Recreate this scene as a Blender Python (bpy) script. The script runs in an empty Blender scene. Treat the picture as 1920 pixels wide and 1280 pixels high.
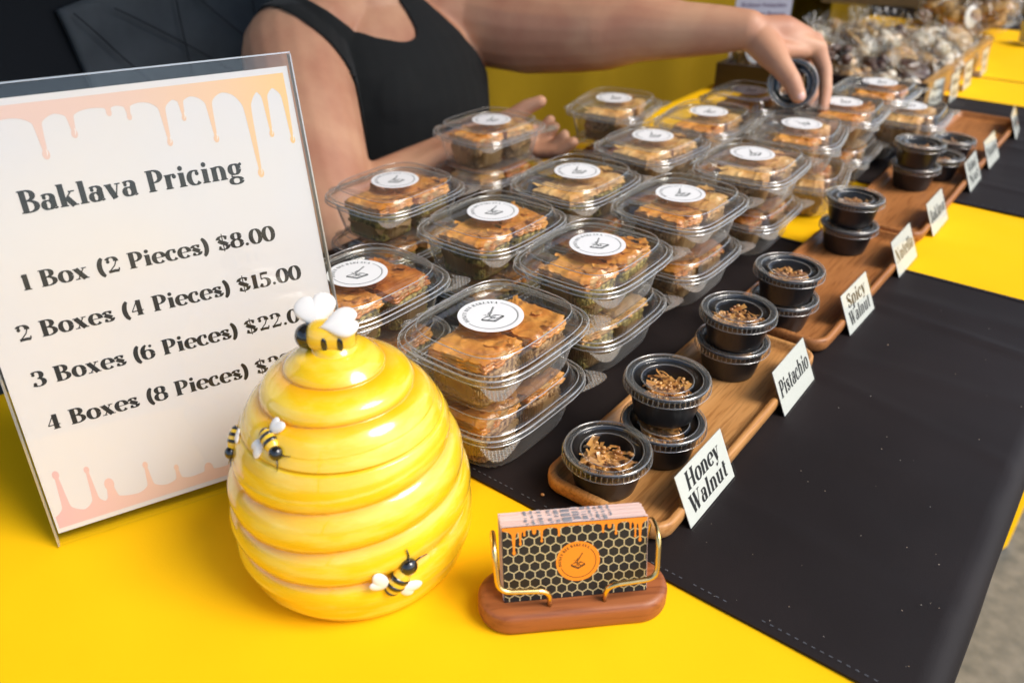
import bpy, bmesh, math, random
import numpy as np
from mathutils import Vector, Matrix, noise

# ------------------------------------------------------------------ set-up
# World axes: X runs from the seller's side of the table to the customers' side,
# Y runs along the table away from the camera, Z up; the table top is at Z = TT.
TT = 0.74
scene = bpy.context.scene
COL = scene.collection
R = math.radians

cam_data = bpy.data.cameras.new("camera")
cam = bpy.data.objects.new("camera", cam_data)
COL.objects.link(cam)
cam.location = (0, 0, TT + 0.412)
cam.rotation_euler = (R(90 - 31.2), 0, R(38))
cam_data.sensor_width = 36
cam_data.lens = 28.59
cam_data.clip_start = 0.02
cam_data.clip_end = 300
cam_data.dof.use_dof = True
cam_data.dof.focus_distance = 0.60
cam_data.dof.aperture_fstop = 5.8
scene.camera = cam

world = bpy.data.worlds.new("World")
scene.world = world
world.use_nodes = True
wn = world.node_tree.nodes
wl = world.node_tree.links
bg = wn["Background"]
sky = wn.new("ShaderNodeTexSky")
sky.sky_type = 'NISHITA'
sky.sun_disc = False
SUN_EL, SUN_AZ = 50.0, 72.0          # azimuth clockwise from +Y
sky.sun_elevation = R(SUN_EL)
sky.sun_rotation = R(SUN_AZ)
sky.air_density = 1.0
sky.dust_density = 2.0
wl.new(sky.outputs[0], bg.inputs[0])
bg.inputs[1].default_value = 0.15

sd = bpy.data.lights.new("sun", 'SUN')
sd.energy = 1.75
sd.angle = R(28)
sd.color = (1.0, 0.95, 0.88)
sun = bpy.data.objects.new("sun", sd)
COL.objects.link(sun)
sdir = Vector((math.sin(R(SUN_AZ)) * math.cos(R(SUN_EL)), math.cos(R(SUN_AZ)) * math.cos(R(SUN_EL)), math.sin(R(SUN_EL))))
sun.rotation_euler = (-sdir).to_track_quat('-Z', 'Y').to_euler()

scene.view_settings.view_transform = 'Standard'
scene.view_settings.look = 'None'
scene.view_settings.exposure = 0.68
scene.view_settings.gamma = 1
scene.view_settings.use_curve_mapping = False
scene.render.engine = 'CYCLES'
cy = scene.cycles
cy.use_denoising = True
cy.max_bounces = 24
cy.transparent_max_bounces = 64
cy.diffuse_bounces = 4
cy.glossy_bounces = 5
cy.transmission_bounces = 8
cy.caustics_reflective = False
cy.caustics_refractive = False
cy.sample_clamp_indirect = 6

rng = random.Random(7)


def V(a, b, h=0.0):
    return Vector((a * .001, b * .001, TT + h * .001))


# ------------------------------------------------------------------ materials
MATS = {}


def new_mat(name):
    m = bpy.data.materials.new(name)
    m.use_nodes = True
    return m, m.node_tree.nodes, m.node_tree.links


def mat(name, c1, rough=0.5, c2=None, scale=20, stretch=(1, 1, 1), metal=0, coat=0, spec=0.5, bump=0, bscale=None,
        detail=4, sss=0, ramp=(0.35, 0.65), sheen=0, bstretch=None, emit=None, coat_rough=.05, bdist=.001, trans=0):
    if name in MATS:
        return MATS[name]
    m, n, l = new_mat(name)
    p = n["Principled BSDF"]
    p.inputs["Base Color"].default_value = (*c1, 1)
    p.inputs["Roughness"].default_value = rough
    p.inputs["Metallic"].default_value = metal
    p.inputs["Specular IOR Level"].default_value = spec
    p.inputs["Coat Weight"].default_value = coat
    p.inputs["Coat Roughness"].default_value = coat_rough
    p.inputs["Sheen Weight"].default_value = sheen
    if sss:
        p.inputs["Subsurface Weight"].default_value = sss
        p.inputs["Subsurface Radius"].default_value = (.010, .004, .002)
        p.inputs["Subsurface Scale"].default_value = 1.0
    if c2 or bump:
        tc = n.new("ShaderNodeTexCoord")

        def tex(sc, st):
            mp = n.new("ShaderNodeMapping")
            mp.inputs["Scale"].default_value = st
            l.new(tc.outputs["Object"], mp.inputs[0])
            t = n.new("ShaderNodeTexNoise")
            t.inputs["Scale"].default_value = sc
            t.inputs["Detail"].default_value = detail
            l.new(mp.outputs[0], t.inputs[0])
            return t
        if c2:
            t = tex(scale, stretch)
            r = n.new("ShaderNodeValToRGB")
            r.color_ramp.elements[0].position = ramp[0]
            r.color_ramp.elements[1].position = ramp[1]
            r.color_ramp.elements[0].color = (*c1, 1)
            r.color_ramp.elements[1].color = (*c2, 1)
            l.new(t.outputs[0], r.inputs[0])
            l.new(r.outputs[0], p.inputs["Base Color"])
        if bump:
            t = tex(bscale or scale, bstretch or stretch)
            b = n.new("ShaderNodeBump")
            b.inputs["Strength"].default_value = bump
            b.inputs["Distance"].default_value = bdist
            l.new(t.outputs[0], b.inputs["Height"])
            l.new(b.outputs[0], p.inputs["Normal"])
    if trans:
        tr = n.new("ShaderNodeBsdfTranslucent")
        tr.inputs[0].default_value = (*c1, 1)
        mx = n.new("ShaderNodeMixShader")
        mx.inputs[0].default_value = trans
        l.new(p.outputs[0], mx.inputs[1])
        l.new(tr.outputs[0], mx.inputs[2])
        l.new(mx.outputs[0], n["Material Output"].inputs[0])
    MATS[name] = m
    return m


def clear_plastic(name, tint=(.97, .97, .95), rough=.05, gain=1.6, milk=.25, bump=.25, bscale=60, hatch=0, base_milk=0.0):
    """thin clear sheet: transparent, with Fresnel gloss and a milky edge"""
    m, n, l = new_mat(name)
    n.remove(n["Principled BSDF"])
    out = n["Material Output"]
    tc = n.new("ShaderNodeTexCoord")
    tx = n.new("ShaderNodeTexNoise")
    tx.inputs["Scale"].default_value = bscale
    tx.inputs["Detail"].default_value = 2
    l.new(tc.outputs["Object"], tx.inputs[0])
    bp = n.new("ShaderNodeBump")
    bp.inputs["Strength"].default_value = bump
    bp.inputs["Distance"].default_value = .002
    l.new(tx.outputs[0], bp.inputs["Height"])
    nrm = bp
    if hatch:
        hs = []
        for rot in (45, -45):
            mp = n.new("ShaderNodeMapping")
            mp.inputs["Rotation"].default_value = (0, 0, R(rot))
            l.new(tc.outputs["Object"], mp.inputs[0])
            wv = n.new("ShaderNodeTexWave")
            wv.inputs["Scale"].default_value = hatch
            l.new(mp.outputs[0], wv.inputs[0])
            hs.append(wv)
        mxh = n.new("ShaderNodeMath")
        mxh.operation = 'MAXIMUM'
        l.new(hs[0].outputs[1], mxh.inputs[0])
        l.new(hs[1].outputs[1], mxh.inputs[1])
        b2 = n.new("ShaderNodeBump")
        b2.inputs["Strength"].default_value = 1
        b2.inputs["Distance"].default_value = .0006
        l.new(mxh.outputs[0], b2.inputs["Height"])
        nrm = b2
    lf = n.new("ShaderNodeLayerWeight")
    lf.inputs[0].default_value = .5
    l.new(nrm.outputs[0], lf.inputs["Normal"])
    p5 = n.new("ShaderNodeMath")
    p5.operation = 'POWER'
    p5.inputs[1].default_value = 4.2
    l.new(lf.outputs["Facing"], p5.inputs[0])
    mu = n.new("ShaderNodeMath")
    mu.operation = 'MULTIPLY_ADD'
    mu.use_clamp = True
    mu.inputs[1].default_value = .92 * min(1, gain * .75)
    mu.inputs[2].default_value = .045 * gain
    l.new(p5.outputs[0], mu.inputs[0])
    t = n.new("ShaderNodeBsdfTransparent")
    t.inputs[0].default_value = (*tint, 1)
    g = n.new("ShaderNodeBsdfGlossy")
    g.inputs["Roughness"].default_value = rough
    l.new(nrm.outputs[0], g.inputs["Normal"])
    m1 = n.new("ShaderNodeMixShader")
    l.new(mu.outputs[0], m1.inputs[0])
    l.new(t.outputs[0], m1.inputs[1])
    l.new(g.outputs[0], m1.inputs[2])
    lw = n.new("ShaderNodeLayerWeight")
    lw.inputs[0].default_value = .5
    pw = n.new("ShaderNodeMath")
    pw.operation = 'POWER'
    pw.inputs[1].default_value = 3
    l.new(lw.outputs["Facing"], pw.inputs[0])
    mm = n.new("ShaderNodeMath")
    mm.operation = 'MULTIPLY_ADD'
    mm.inputs[1].default_value = milk
    mm.inputs[2].default_value = base_milk
    mm.use_clamp = True
    l.new(pw.outputs[0], mm.inputs[0])
    df = n.new("ShaderNodeBsdfDiffuse")
    df.inputs[0].default_value = (.85, .84, .8, 1)
    m2 = n.new("ShaderNodeMixShader")
    if hatch:
        cr_ = n.new("ShaderNodeMath")
        cr_.operation = 'GREATER_THAN'
        cr_.inputs[1].default_value = .93
        l.new(mxh.outputs[0], cr_.inputs[0])
        c2_ = n.new("ShaderNodeMath")
        c2_.operation = 'MULTIPLY_ADD'
        c2_.inputs[1].default_value = .17
        l.new(cr_.outputs[0], c2_.inputs[0])
        l.new(mm.outputs[0], c2_.inputs[2])
        mm = c2_
    l.new(mm.outputs[0], m2.inputs[0])
    l.new(m1.outputs[0], m2.inputs[1])
    l.new(df.outputs[0], m2.inputs[2])
    l.new(m2.outputs[0], out.inputs[0])
    MATS[name] = m
    return m


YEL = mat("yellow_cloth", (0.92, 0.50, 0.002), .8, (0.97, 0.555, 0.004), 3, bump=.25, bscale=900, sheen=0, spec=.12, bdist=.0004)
YELB = mat("shaded_yellow_cloth", (0.34, 0.21, 0.008), .8, (0.40, 0.25, 0.012), 3, bump=.3, bscale=500, spec=.1)  # yellow cloth with the shade behind the stall put into its colour
BLK = mat("black_satin_cloth", (0.0095, 0.0062, 0.0060), .6, (0.0150, 0.0100, 0.0096), 6, bump=.35, bscale=1100, sheen=0, spec=.24, bdist=.0003)
WOOD = None
PLA = clear_plastic("clear_box_plastic", milk=.30)
LIDP = clear_plastic("clear_lid_plastic", milk=.10, bump=.12, gain=1.1)
TABP = clear_plastic("hatched_clear_plastic", milk=.06, hatch=110, gain=1.2, base_milk=.02)
CUPLID = clear_plastic("clear_cup_lid_plastic", milk=.06, bump=.15, gain=.9, bscale=90)
ACR = clear_plastic("clear_acrylic", milk=.0, bump=.0, rough=.02, gain=.55, tint=(.98, .985, .975))
FILM = clear_plastic("cellophane_film", milk=.25, bump=.6, bscale=45, gain=.8, rough=.18, base_milk=.0)
RIMP = clear_plastic("edge_highlight_plastic", milk=.35, bump=0, gain=7.5, rough=.10, base_milk=.15)  # whitened plastic: edge highlights are put into the colour
BLKPL = mat("black_cup_plastic", (.010, .010, .011), .32, bump=.1, bscale=200, spec=.5)
WHITE = mat("white_sticker_paper", (.86, .86, .85), .45)
INK = mat("black_ink", (.012, .011, .012), .5)
INKG = mat("dark_green_ink", (.02, .03, .028), .5)
CRUST = mat("baked_phyllo_crust", (.86, .40, .085), .26, (.62, .23, .042), 42, coat=.8, bump=.6, bscale=75, detail=9, ramp=(.38, .66), coat_rough=.18, bdist=.0016)
CRUSTP = mat("pale_phyllo_crust", (.88, .54, .20), .32, (.62, .30, .08), 40, coat=.35, bump=.55, bscale=75, detail=9, ramp=(.42, .68), coat_rough=.2, bdist=.0016)
CRUSTD = mat("dark_phyllo_crust", (.68, .25, .045), .26, (.32, .08, .015), 36, coat=.6, bump=.6, bscale=75, detail=9, ramp=(.35, .7), coat_rough=.18, bdist=.0018)
NUTW = mat("walnut_filling", (.58, .36, .17), .6, (.16, .075, .03), 230, bump=1, bscale=260, detail=6, ramp=(.4, .62), bdist=.003)
NUTP = mat("pistachio_filling", (.50, .38, .11), .6, (.13, .095, .025), 220, bump=1, bscale=260, detail=6, ramp=(.4, .62), bdist=.003)
LAYER = mat("phyllo_layers", (.80, .50, .20), .5, (.45, .20, .06), 50, stretch=(1, 1, 9), bump=.8, bscale=60, bdist=.002)
LINER = mat("parchment_liner", (.55, .36, .17), .6, (.42, .25, .10), 25, trans=.35, bump=.2, bscale=120)
FLAKE = mat("phyllo_flakes", (.80, .42, .12), .32, (.34, .11, .022), 90, coat=.7, bump=.4, bscale=300)
GOLD = mat("brushed_gold_wire", (.78, .55, .22), .24, metal=1, bump=.05, bscale=300)
SKIN = mat("skin", (.64, .35, .21), .50, (.47, .20, .12), 14, sss=.06, bump=.2, bscale=260, ramp=(.32, .74), spec=.4, bdist=.0012, detail=8)
TANK = mat("black_jersey", (.010, .011, .011), .85, bump=.2, bscale=700, sheen=.1, spec=.2)
CHAIRB = mat("black_nylon", (.008, .010, .013), .8, spec=.15, bump=.15, bscale=300)
CHAIRG = mat("slate_nylon", (.030, .038, .046), .75, (.038, .048, .057), 30, bump=.2, bscale=400)
CONC = mat("concrete_ground", (.10, .10, .085), .9, (.19, .18, .15), 30, bump=.6, bscale=90, detail=8, ramp=(.3, .7))
CANOPY = mat("canopy_fabric", (.10, .09, .08), .9)
GLAZE_W = mat("white_glaze", (.86, .83, .78), .18, coat=.8)
GLAZE_K = mat("black_glaze", (.012, .012, .012), .12, coat=.8)
GLAZE_Y = mat("bee_yellow_glaze", (.90, .56, .04), .15, coat=.8)
PAPER = mat("printed_paper", (.70, .68, .71), .35, (.76, .70, .66), 5, spec=.3)
SIGNP = mat("small_sign_paper", (.70, .70, .64), .45, spec=.4)
KRAFT = mat("kraft_cardboard", (.42, .26, .10), .8, (.36, .21, .08), 8)
HAIR = mat("brown_hair", (.05, .025, .015), .6, (.03, .015, .01), 60, stretch=(1, 1, .1))
DENIM = mat("dark_trousers", (.02, .022, .03), .9)


def wood_mat(name, c1, c2, c3, axis='Y', rough=.38, sc=1.0):
    m, n, l = new_mat(name)
    p = n["Principled BSDF"]
    tc = n.new("ShaderNodeTexCoord")
    st = {'X': (.06, 1, 1), 'Y': (1, .06, 1)}[axis]
    outs = []
    for s, d in ((45 * sc, 3), (420 * sc, 5)):
        mp = n.new("ShaderNodeMapping")
        mp.inputs["Scale"].default_value = st
        oi = n.new("ShaderNodeObjectInfo")
        ad = n.new("ShaderNodeVectorMath")
        l.new(tc.outputs["Object"], ad.inputs[0])
        l.new(oi.outputs["Random"], ad.inputs[1])
        l.new(ad.outputs[0], mp.inputs[0])
        t = n.new("ShaderNodeTexNoise")
        t.inputs["Scale"].default_value = s
        t.inputs["Detail"].default_value = d
        t.inputs["Distortion"].default_value = .6
        l.new(mp.outputs[0], t.inputs[0])
        outs.append(t)
    r = n.new("ShaderNodeValToRGB")
    e = r.color_ramp.elements
    e[0].position, e[0].color = .30, (*c1, 1)
    e[1].position, e[1].color = .72, (*c2, 1)
    l.new(outs[0].outputs[0], r.inputs[0])
    r2 = n.new("ShaderNodeValToRGB")
    r2.color_ramp.elements[0].position, r2.color_ramp.elements[0].color = .36, (*c3, 1)
    r2.color_ramp.elements[1].position, r2.color_ramp.elements[1].color = .52, (1, 1, 1, 1)
    l.new(outs[1].outputs[0], r2.inputs[0])
    mx = n.new("ShaderNodeMix")
    mx.data_type = 'RGBA'
    mx.blend_type = 'MULTIPLY'
    mx.inputs[0].default_value = .8
    l.new(r.outputs[0], mx.inputs[6])
    l.new(r2.outputs[0], mx.inputs[7])
    l.new(mx.outputs[2], p.inputs["Base Color"])
    p.inputs["Roughness"].default_value = rough
    p.inputs["Specular IOR Level"].default_value = .4
    b = n.new("ShaderNodeBump")
    b.inputs["Strength"].default_value = .25
    b.inputs["Distance"].default_value = .0004
    l.new(outs[1].outputs[0], b.inputs["Height"])
    l.new(b.outputs[0], p.inputs["Normal"])
    return m


WOOD = wood_mat("acacia_wood", (.50, .225, .065), (.66, .34, .12), (.62, .55, .48))
WOODD = wood_mat("acacia_wood_dark", (.36, .135, .038), (.48, .20, .065), (.62, .55, .48))
MAHOG = wood_mat("red_brown_wood", (.27, .075, .022), (.40, .13, .04), (.6, .52, .48), axis='X', rough=.42, sc=.6)
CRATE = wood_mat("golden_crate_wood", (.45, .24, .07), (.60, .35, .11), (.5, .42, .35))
CRATE_SHADE = wood_mat("shaded_crate_wood", (.018, .010, .009), (.028, .015, .012), (.6, .5, .5), axis='X')  # crate wood darkened in colour to stand for boards in shade

# ------------------------------------------------------------------ mesh helpers


def link(o, parent=None):
    COL.objects.link(o)
    if parent is not None:
        o.parent = parent
    return o


def mesh(name, verts, faces, m, smooth=True, mm=True):
    me = bpy.data.meshes.new(name)
    k = .001 if mm else 1.0
    me.from_pydata([(v[0] * k, v[1] * k, v[2] * k) for v in verts], [], faces)
    me.materials.append(m)
    if smooth:
        me.polygons.foreach_set("use_smooth", [True] * len(me.polygons))
    me.update()
    return me


def put(name, me, parent=None, loc=(0, 0, 0), rot=(0, 0, 0), label=None, kind=None):
    o = bpy.data.objects.new(name, me)
    link(o, parent)
    o.location = loc
    o.rotation_euler = rot
    if label:
        o["label"] = label
    if kind:
        o["kind"] = kind
    return o


def thing(name, label, cat, loc, rz=0, group=None, rx=0, ry=0):
    o = bpy.data.objects.new(name, None)
    o.empty_display_size = .02
    link(o)
    o.location = loc
    o.rotation_euler = (rx, ry, rz)
    o["label"] = label
    o["category"] = cat
    if group:
        o["group"] = group
    return o


def tag(o, label, cat, group=None):
    o["label"] = label
    o["category"] = cat
    if group:
        o["group"] = group
    return o


class MB:
    def __init__(s):
        s.v = []
        s.f = []

    def add(s, v, f):
        k = len(s.v)
        s.v += [tuple(x) for x in v]
        s.f += [tuple(i + k for i in q) for q in f]
        return s

    def box(s, x0, x1, y0, y1, z0, z1):
        v = [(x0, y0, z0), (x1, y0, z0), (x1, y1, z0), (x0, y1, z0), (x0, y0, z1), (x1, y0, z1), (x1, y1, z1), (x0, y1, z1)]
        return s.add(v, [(0, 3, 2, 1), (4, 5, 6, 7), (0, 1, 5, 4), (1, 2, 6, 5), (2, 3, 7, 6), (3, 0, 4, 7)])

    def rings(s, rings, close_a=False, close_b=False):
        n = len(rings[0])
        k = len(s.v)
        for r in rings:
            s.v += [tuple(q) for q in r]
        for i in range(len(rings) - 1):
            for j in range(n):
                a = k + i * n + j
                b = k + i * n + (j + 1) % n
                s.f.append((a, b, b + n, a + n))
        if close_a:
            s.f.append(tuple(k + j for j in range(n))[::-1])
        if close_b:
            s.f.append(tuple(k + (len(rings) - 1) * n + j for j in range(n)))
        return s

    def tube(s, pts, r, n=8, cap=True):
        pts = [Vector(p) for p in pts]
        rings = []
        up = None
        for i, p in enumerate(pts):
            d = (pts[min(i + 1, len(pts) - 1)] - pts[max(i - 1, 0)]).normalized()
            if up is None:
                up = d.orthogonal().normalized()
            up = (up - d * up.dot(d)).normalized()
            sd_ = d.cross(up)
            rr_ = r[i] if isinstance(r, (list, tuple)) else r
            rings.append([p + (up * math.cos(2 * math.pi * j / n) + sd_ * math.sin(2 * math.pi * j / n)) * rr_ for j in range(n)])
        return s.rings(rings, cap, cap)

    def ball(s, c, r, n=16, m=10, M3=None):
        r = (r, r, r) if not isinstance(r, (tuple, list)) else r
        rings = []
        for i in range(m + 1):
            t = math.pi * i / m
            q = []
            for j in range(n):
                u = 2 * math.pi * j / n
                p = Vector((r[0] * math.sin(t) * math.cos(u), r[1] * math.sin(t) * math.sin(u), -r[2] * math.cos(t)))
                if M3 is not None:
                    p = M3 @ p
                q.append(p + Vector(c))
            rings.append(q)
        return s.rings(rings)

    def me(s, name, m, smooth=True):
        return mesh(name, s.v, s.f, m, smooth)


def sup(A, B, n=3.6, N=72, z=0, mod=None):
    out = []
    for i in range(N):
        t = 2 * math.pi * i / N
        c, s_ = math.cos(t), math.sin(t)
        x = A * math.copysign(abs(c) ** (2 / n), c)
        y = B * math.copysign(abs(s_) ** (2 / n), s_)
        if mod:
            k = mod(t)
            L = math.hypot(x, y)
            x += k * x / L
            y += k * y / L
        out.append((x, y, z))
    return out


def rrect(A, B, r, z=0, k=8):
    out = []
    for cx, cy, a0 in ((A - r, B - r, 0), (-A + r, B - r, 90), (-A + r, -B + r, 180), (A - r, -B + r, 270)):
        for i in range(k + 1):
            t = R(a0 + 90 * i / k)
            out.append((cx + r * math.cos(t), cy + r * math.sin(t), z))
    return out


def lathe(prof, N=64, mod=None):
    rings = []
    for k, (r, z) in enumerate(prof):
        q = []
        for i in range(N):
            t = 2 * math.pi * i / N
            rr_ = r + (mod(k, t) if mod else 0)
            q.append((rr_ * math.cos(t), rr_ * math.sin(t), z))
        rings.append(q)
    return rings


def grid(nx, ny, fn):
    v = [fn(i / nx, j / ny) for j in range(ny + 1) for i in range(nx + 1)]
    f = [(j * (nx + 1) + i, j * (nx + 1) + i + 1, (j + 1) * (nx + 1) + i + 1, (j + 1) * (nx + 1) + i) for j in range(ny) for i in range(nx)]
    return v, f


def nz(x, y, z=0.0):
    return noise.noise(Vector((x, y, z)))


# ------------------------------------------------------------------ lettering
# a fat-face alphabet: every stroke is thick where it runs upright, hairline where it runs level
TK, TN = .192, .046


def st(pts, w=None):
    return ('s', pts, w)


def arc(cx, cy, rx, ry, a0, a1, w=None, n=22):
    return ('s', [(cx + rx * math.cos(R(a0 + (a1 - a0) * i / n)), cy + ry * math.sin(R(a0 + (a1 - a0) * i / n))) for i in range(n + 1)], w)


def dot(x, y, r=.075):
    return ('d', (x, y, r), None)


def ser(x, y, w=.30):
    return ('s', [(x - w / 2, y), (x + w / 2, y)], .042)


def stem(x, y0, y1, both=True, w=.28):
    g = [st([(x, y0), (x, y1)], TK)]
    if both:
        g += [ser(x, y0 + .018, w), ser(x, y1 - .018, w)]
    return g


def S_(cx, h, w, o=0):
    a = h * .27
    return [arc(cx, h - a - .01 + o, w, a - .02, 25, 178), arc(cx, a + .01 + o, w * 1.05, a - .01, -155, 5),
            st([(cx - w * .93, h - a - .03 + o), (cx - w * .45, h * .56 + o), (cx + w * .45, h * .44 + o), (cx + w * .98, a + .03 + o)], TK * .95),
            dot(cx + w * .78, h - a + .03 + o, .055), dot(cx - w * .8, a - .04 + o, .06)]


GL = {
    'B': (.66, stem(.17, 0, .7) + [arc(.27, .53, .20, .155, -90, 90), arc(.27, .19, .26, .175, -90, 90), st([(.12, .685), (.3, .685)]), st([(.12, .37), (.3, .37)]), st([(.12, .015), (.3, .015)])]),
    'P': (.60, stem(.17, 0, .7) + [arc(.27, .49, .23, .195, -90, 90), st([(.12, .685), (.3, .685)]), st([(.12, .295), (.3, .295)])]),
    'H': (.80, stem(.17, 0, .7) + stem(.60, 0, .7) + [st([(.17, .36), (.6, .36)], .05)]),
    'W': (1.0, [st([(.13, .69), (.34, 0)], TK), st([(.34, .02), (.50, .6)], TN), st([(.46, .69), (.67, 0)], TK), st([(.67, .02), (.86, .69)], TN), ser(.13, .682), ser(.47, .682, .24), ser(.86, .682, .22)]),
    'S': (.58, S_(.28, .7, .19)),
    'N': (.82, [st([(.15, 0), (.15, .69)], TN), st([(.15, .69), (.64, .0)], TK), st([(.64, .0), (.64, .69)], TN), ser(.12, .682, .2), ser(.15, .018, .22), ser(.64, .682, .22)]),
    'O': (.74, [arc(.36, .35, .27, .34, 0, 360)]),
    'E': (.62, stem(.17, 0, .7) + [st([(.15, .685), (.52, .685)], .04), st([(.15, .36), (.42, .36)], .04), st([(.15, .018), (.54, .018)], .04), st([(.52, .69), (.52, .54)], .04), st([(.54, .01), (.54, .17)], .04), st([(.42, .28), (.42, .44)], .04)]),
    'Y': (.70, [st([(.12, .69), (.34, .32)], TK), st([(.6, .69), (.36, .34)], TN), st([(.35, .36), (.35, 0)], TK), ser(.12, .682), ser(.6, .682, .2), ser(.35, .018)]),
    'A': (.74, [st([(.14, 0), (.35, .7)], TN), st([(.34, .7), (.57, 0)], TK), st([(.2, .22), (.5, .22)], .035), ser(.13, .018, .2), ser(.58, .018)]),
    'K': (.74, stem(.17, 0, .7) + [st([(.22, .3), (.56, .69)], TN), st([(.30, .42), (.58, 0)], TK), ser(.56, .682, .2), ser(.6, .018, .25)]),
    'L': (.60, stem(.17, 0, .7) + [st([(.15, .018), (.52, .018)], .04), st([(.52, .01), (.52, .2)], .04)]),
    'V': (.70, [st([(.13, .69), (.36, 0)], TK), st([(.37, 0), (.58, .69)], TN), ser(.13, .682), ser(.58, .682, .2)]),
    'a': (.52, [st([(.36, .36), (.36, .05)], TK), arc(.22, .345, .15, .135, 0, 150), dot(.12, .38, .062), arc(.20, .145, .135, .135, 30, 330), st([(.34, .05), (.40, .01), (.48, .04)], .05)]),
    'b': (.56, stem(.14, 0, .72, False) + [arc(.28, .24, .19, .23, 0, 360), ser(.1, .7, .16)]),
    'c': (.48, [arc(.26, .24, .195, .235, 50, 320), dot(.36, .37, .07)]),
    'd': (.58, stem(.42, 0, .72, False) + [arc(.26, .24, .18, .23, 0, 360), ser(.38, .7, .16), ser(.46, .018, .16)]),
    'e': (.50, [arc(.25, .24, .195, .235, 0, 320), st([(.08, .25), (.44, .25)], .036)]),
    'g': (.56, [arc(.24, .30, .155, .17, 0, 360), arc(.25, -.09, .19, .115, 0, 360), st([(.13, .14), (.10, .07), (.2, .03), (.36, .02)], .06), st([(.36, .4), (.46, .47)], .04), dot(.48, .45, .055)]),
    'h': (.62, stem(.14, 0, .72, False) + [arc(.29, .3, .15, .17, 0, 170), st([(.45, .32), (.45, 0)], TK), ser(.10, .7, .16), ser(.14, .018, .26), ser(.45, .018, .26)]),
    'i': (.32, stem(.15, 0, .47, False) + [dot(.15, .62, .085), ser(.11, .455, .16), ser(.15, .018, .27)]),
    'k': (.62, stem(.14, 0, .72, False) + [st([(.2, .2), (.44, .46)], TN), st([(.26, .28), (.46, .0)], TK * .95), ser(.1, .7, .16), ser(.14, .018, .26), ser(.45, .455, .2), ser(.48, .018, .22)]),
    'l': (.32, stem(.15, 0, .72, False) + [ser(.11, .7, .17), ser(.15, .018, .28)]),
    'n': (.62, stem(.14, 0, .47, False) + [arc(.29, .3, .15, .17, 0, 170), st([(.45, .32), (.45, 0)], TK), ser(.10, .455, .16), ser(.14, .018, .26), ser(.45, .018, .26)]),
    'o': (.52, [arc(.255, .24, .19, .235, 0, 360)]),
    'p': (.58, stem(.14, -.2, .47, False) + [arc(.29, .24, .18, .23, 0, 360), ser(.10, .455, .16), ser(.14, -.19, .26)]),
    'r': (.45, stem(.14, 0, .47, False) + [arc(.30, .3, .15, .16, 60, 170), dot(.36, .39, .075), ser(.10, .455, .16), ser(.14, .018, .26)]),
    's': (.44, S_(.21, .49, .13)),
    't': (.40, [st([(.17, .62), (.17, .12)], TK), arc(.27, .13, .105, .12, 180, 300), st([(.04, .455), (.34, .455)], .045)]),
    'u': (.62, [st([(.14, .47), (.14, .14)], TK), arc(.28, .15, .14, .14, 180, 350), st([(.45, .47), (.45, 0)], TK), ser(.10, .455, .18), ser(.41, .455, .18), ser(.49, .018, .16)]),
    'v': (.54, [st([(.11, .46), (.28, 0)], TK), st([(.29, 0), (.43, .46)], TN), ser(.11, .455, .24), ser(.43, .455, .18)]),
    'x': (.56, [st([(.11, .46), (.40, .0)], TK), st([(.40, .46), (.12, .0)], TN), ser(.11, .455, .22), ser(.41, .455, .18), ser(.12, .018, .18), ser(.42, .018, .22)]),
    'y': (.54, [st([(.11, .46), (.29, 0)], TK), st([(.43, .46), (.26, -.1), (.17, -.18)], TN), dot(.12, -.15, .065), ser(.11, .455, .24), ser(.43, .455, .18)]),
    '1': (.34, stem(.18, 0, .66, False) + [ser(.18, .018, .28), st([(.06, .56), (.17, .64)], .05)]),
    '2': (.54, [arc(.25, .5, .17, .165, 160, -10), dot(.12, .49, .07), st([(.42, .48), (.34, .3), (.10, .06)], .05), st([(.07, .05), (.3, .07), (.46, .05)], .12), st([(.46, .05), (.48, .18)], .05)]),
    '3': (.52, [arc(.22, .5, .17, .155, 150, -90), arc(.22, .18, .21, .175, 90, -150), dot(.1, .53, .065), dot(.09, .12, .07)]),
    '4': (.56, [st([(.35, .68), (.35, 0)], TK), st([(.33, .68), (.05, .2)], .04), st([(.04, .2), (.5, .2)], .05), ser(.35, .018, .26)]),
    '5': (.52, [st([(.12, .65), (.12, .36)], .05), st([(.1, .62), (.28, .64), (.42, .62)], .12), arc(.22, .2, .21, .2, 120, -150), dot(.1, .11, .07)]),
    '6': (.54, [arc(.26, .21, .19, .205, 0, 360), arc(.34, .33, .28, .34, 110, 190), dot(.40, .58, .065)]),
    '8': (.54, [arc(.26, .51, .15, .145, 0, 360), arc(.26, .18, .20, .18, 0, 360)]),
    '0': (.54, [arc(.26, .33, .20, .33, 0, 360)]),
    '.': (.24, [dot(.11, .06, .07)]),
    '(': (.32, [arc(.34, .3, .22, .42, 110, 250, None)]),
    ')': (.32, [arc(-.04, .3, .22, .42, 70, -70, None)]),
    '$': (.56, S_(.26, .66, .18) + [st([(.26, -.07), (.26, .74)], .04)]),
    ' ': (.26, []),
}


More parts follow.
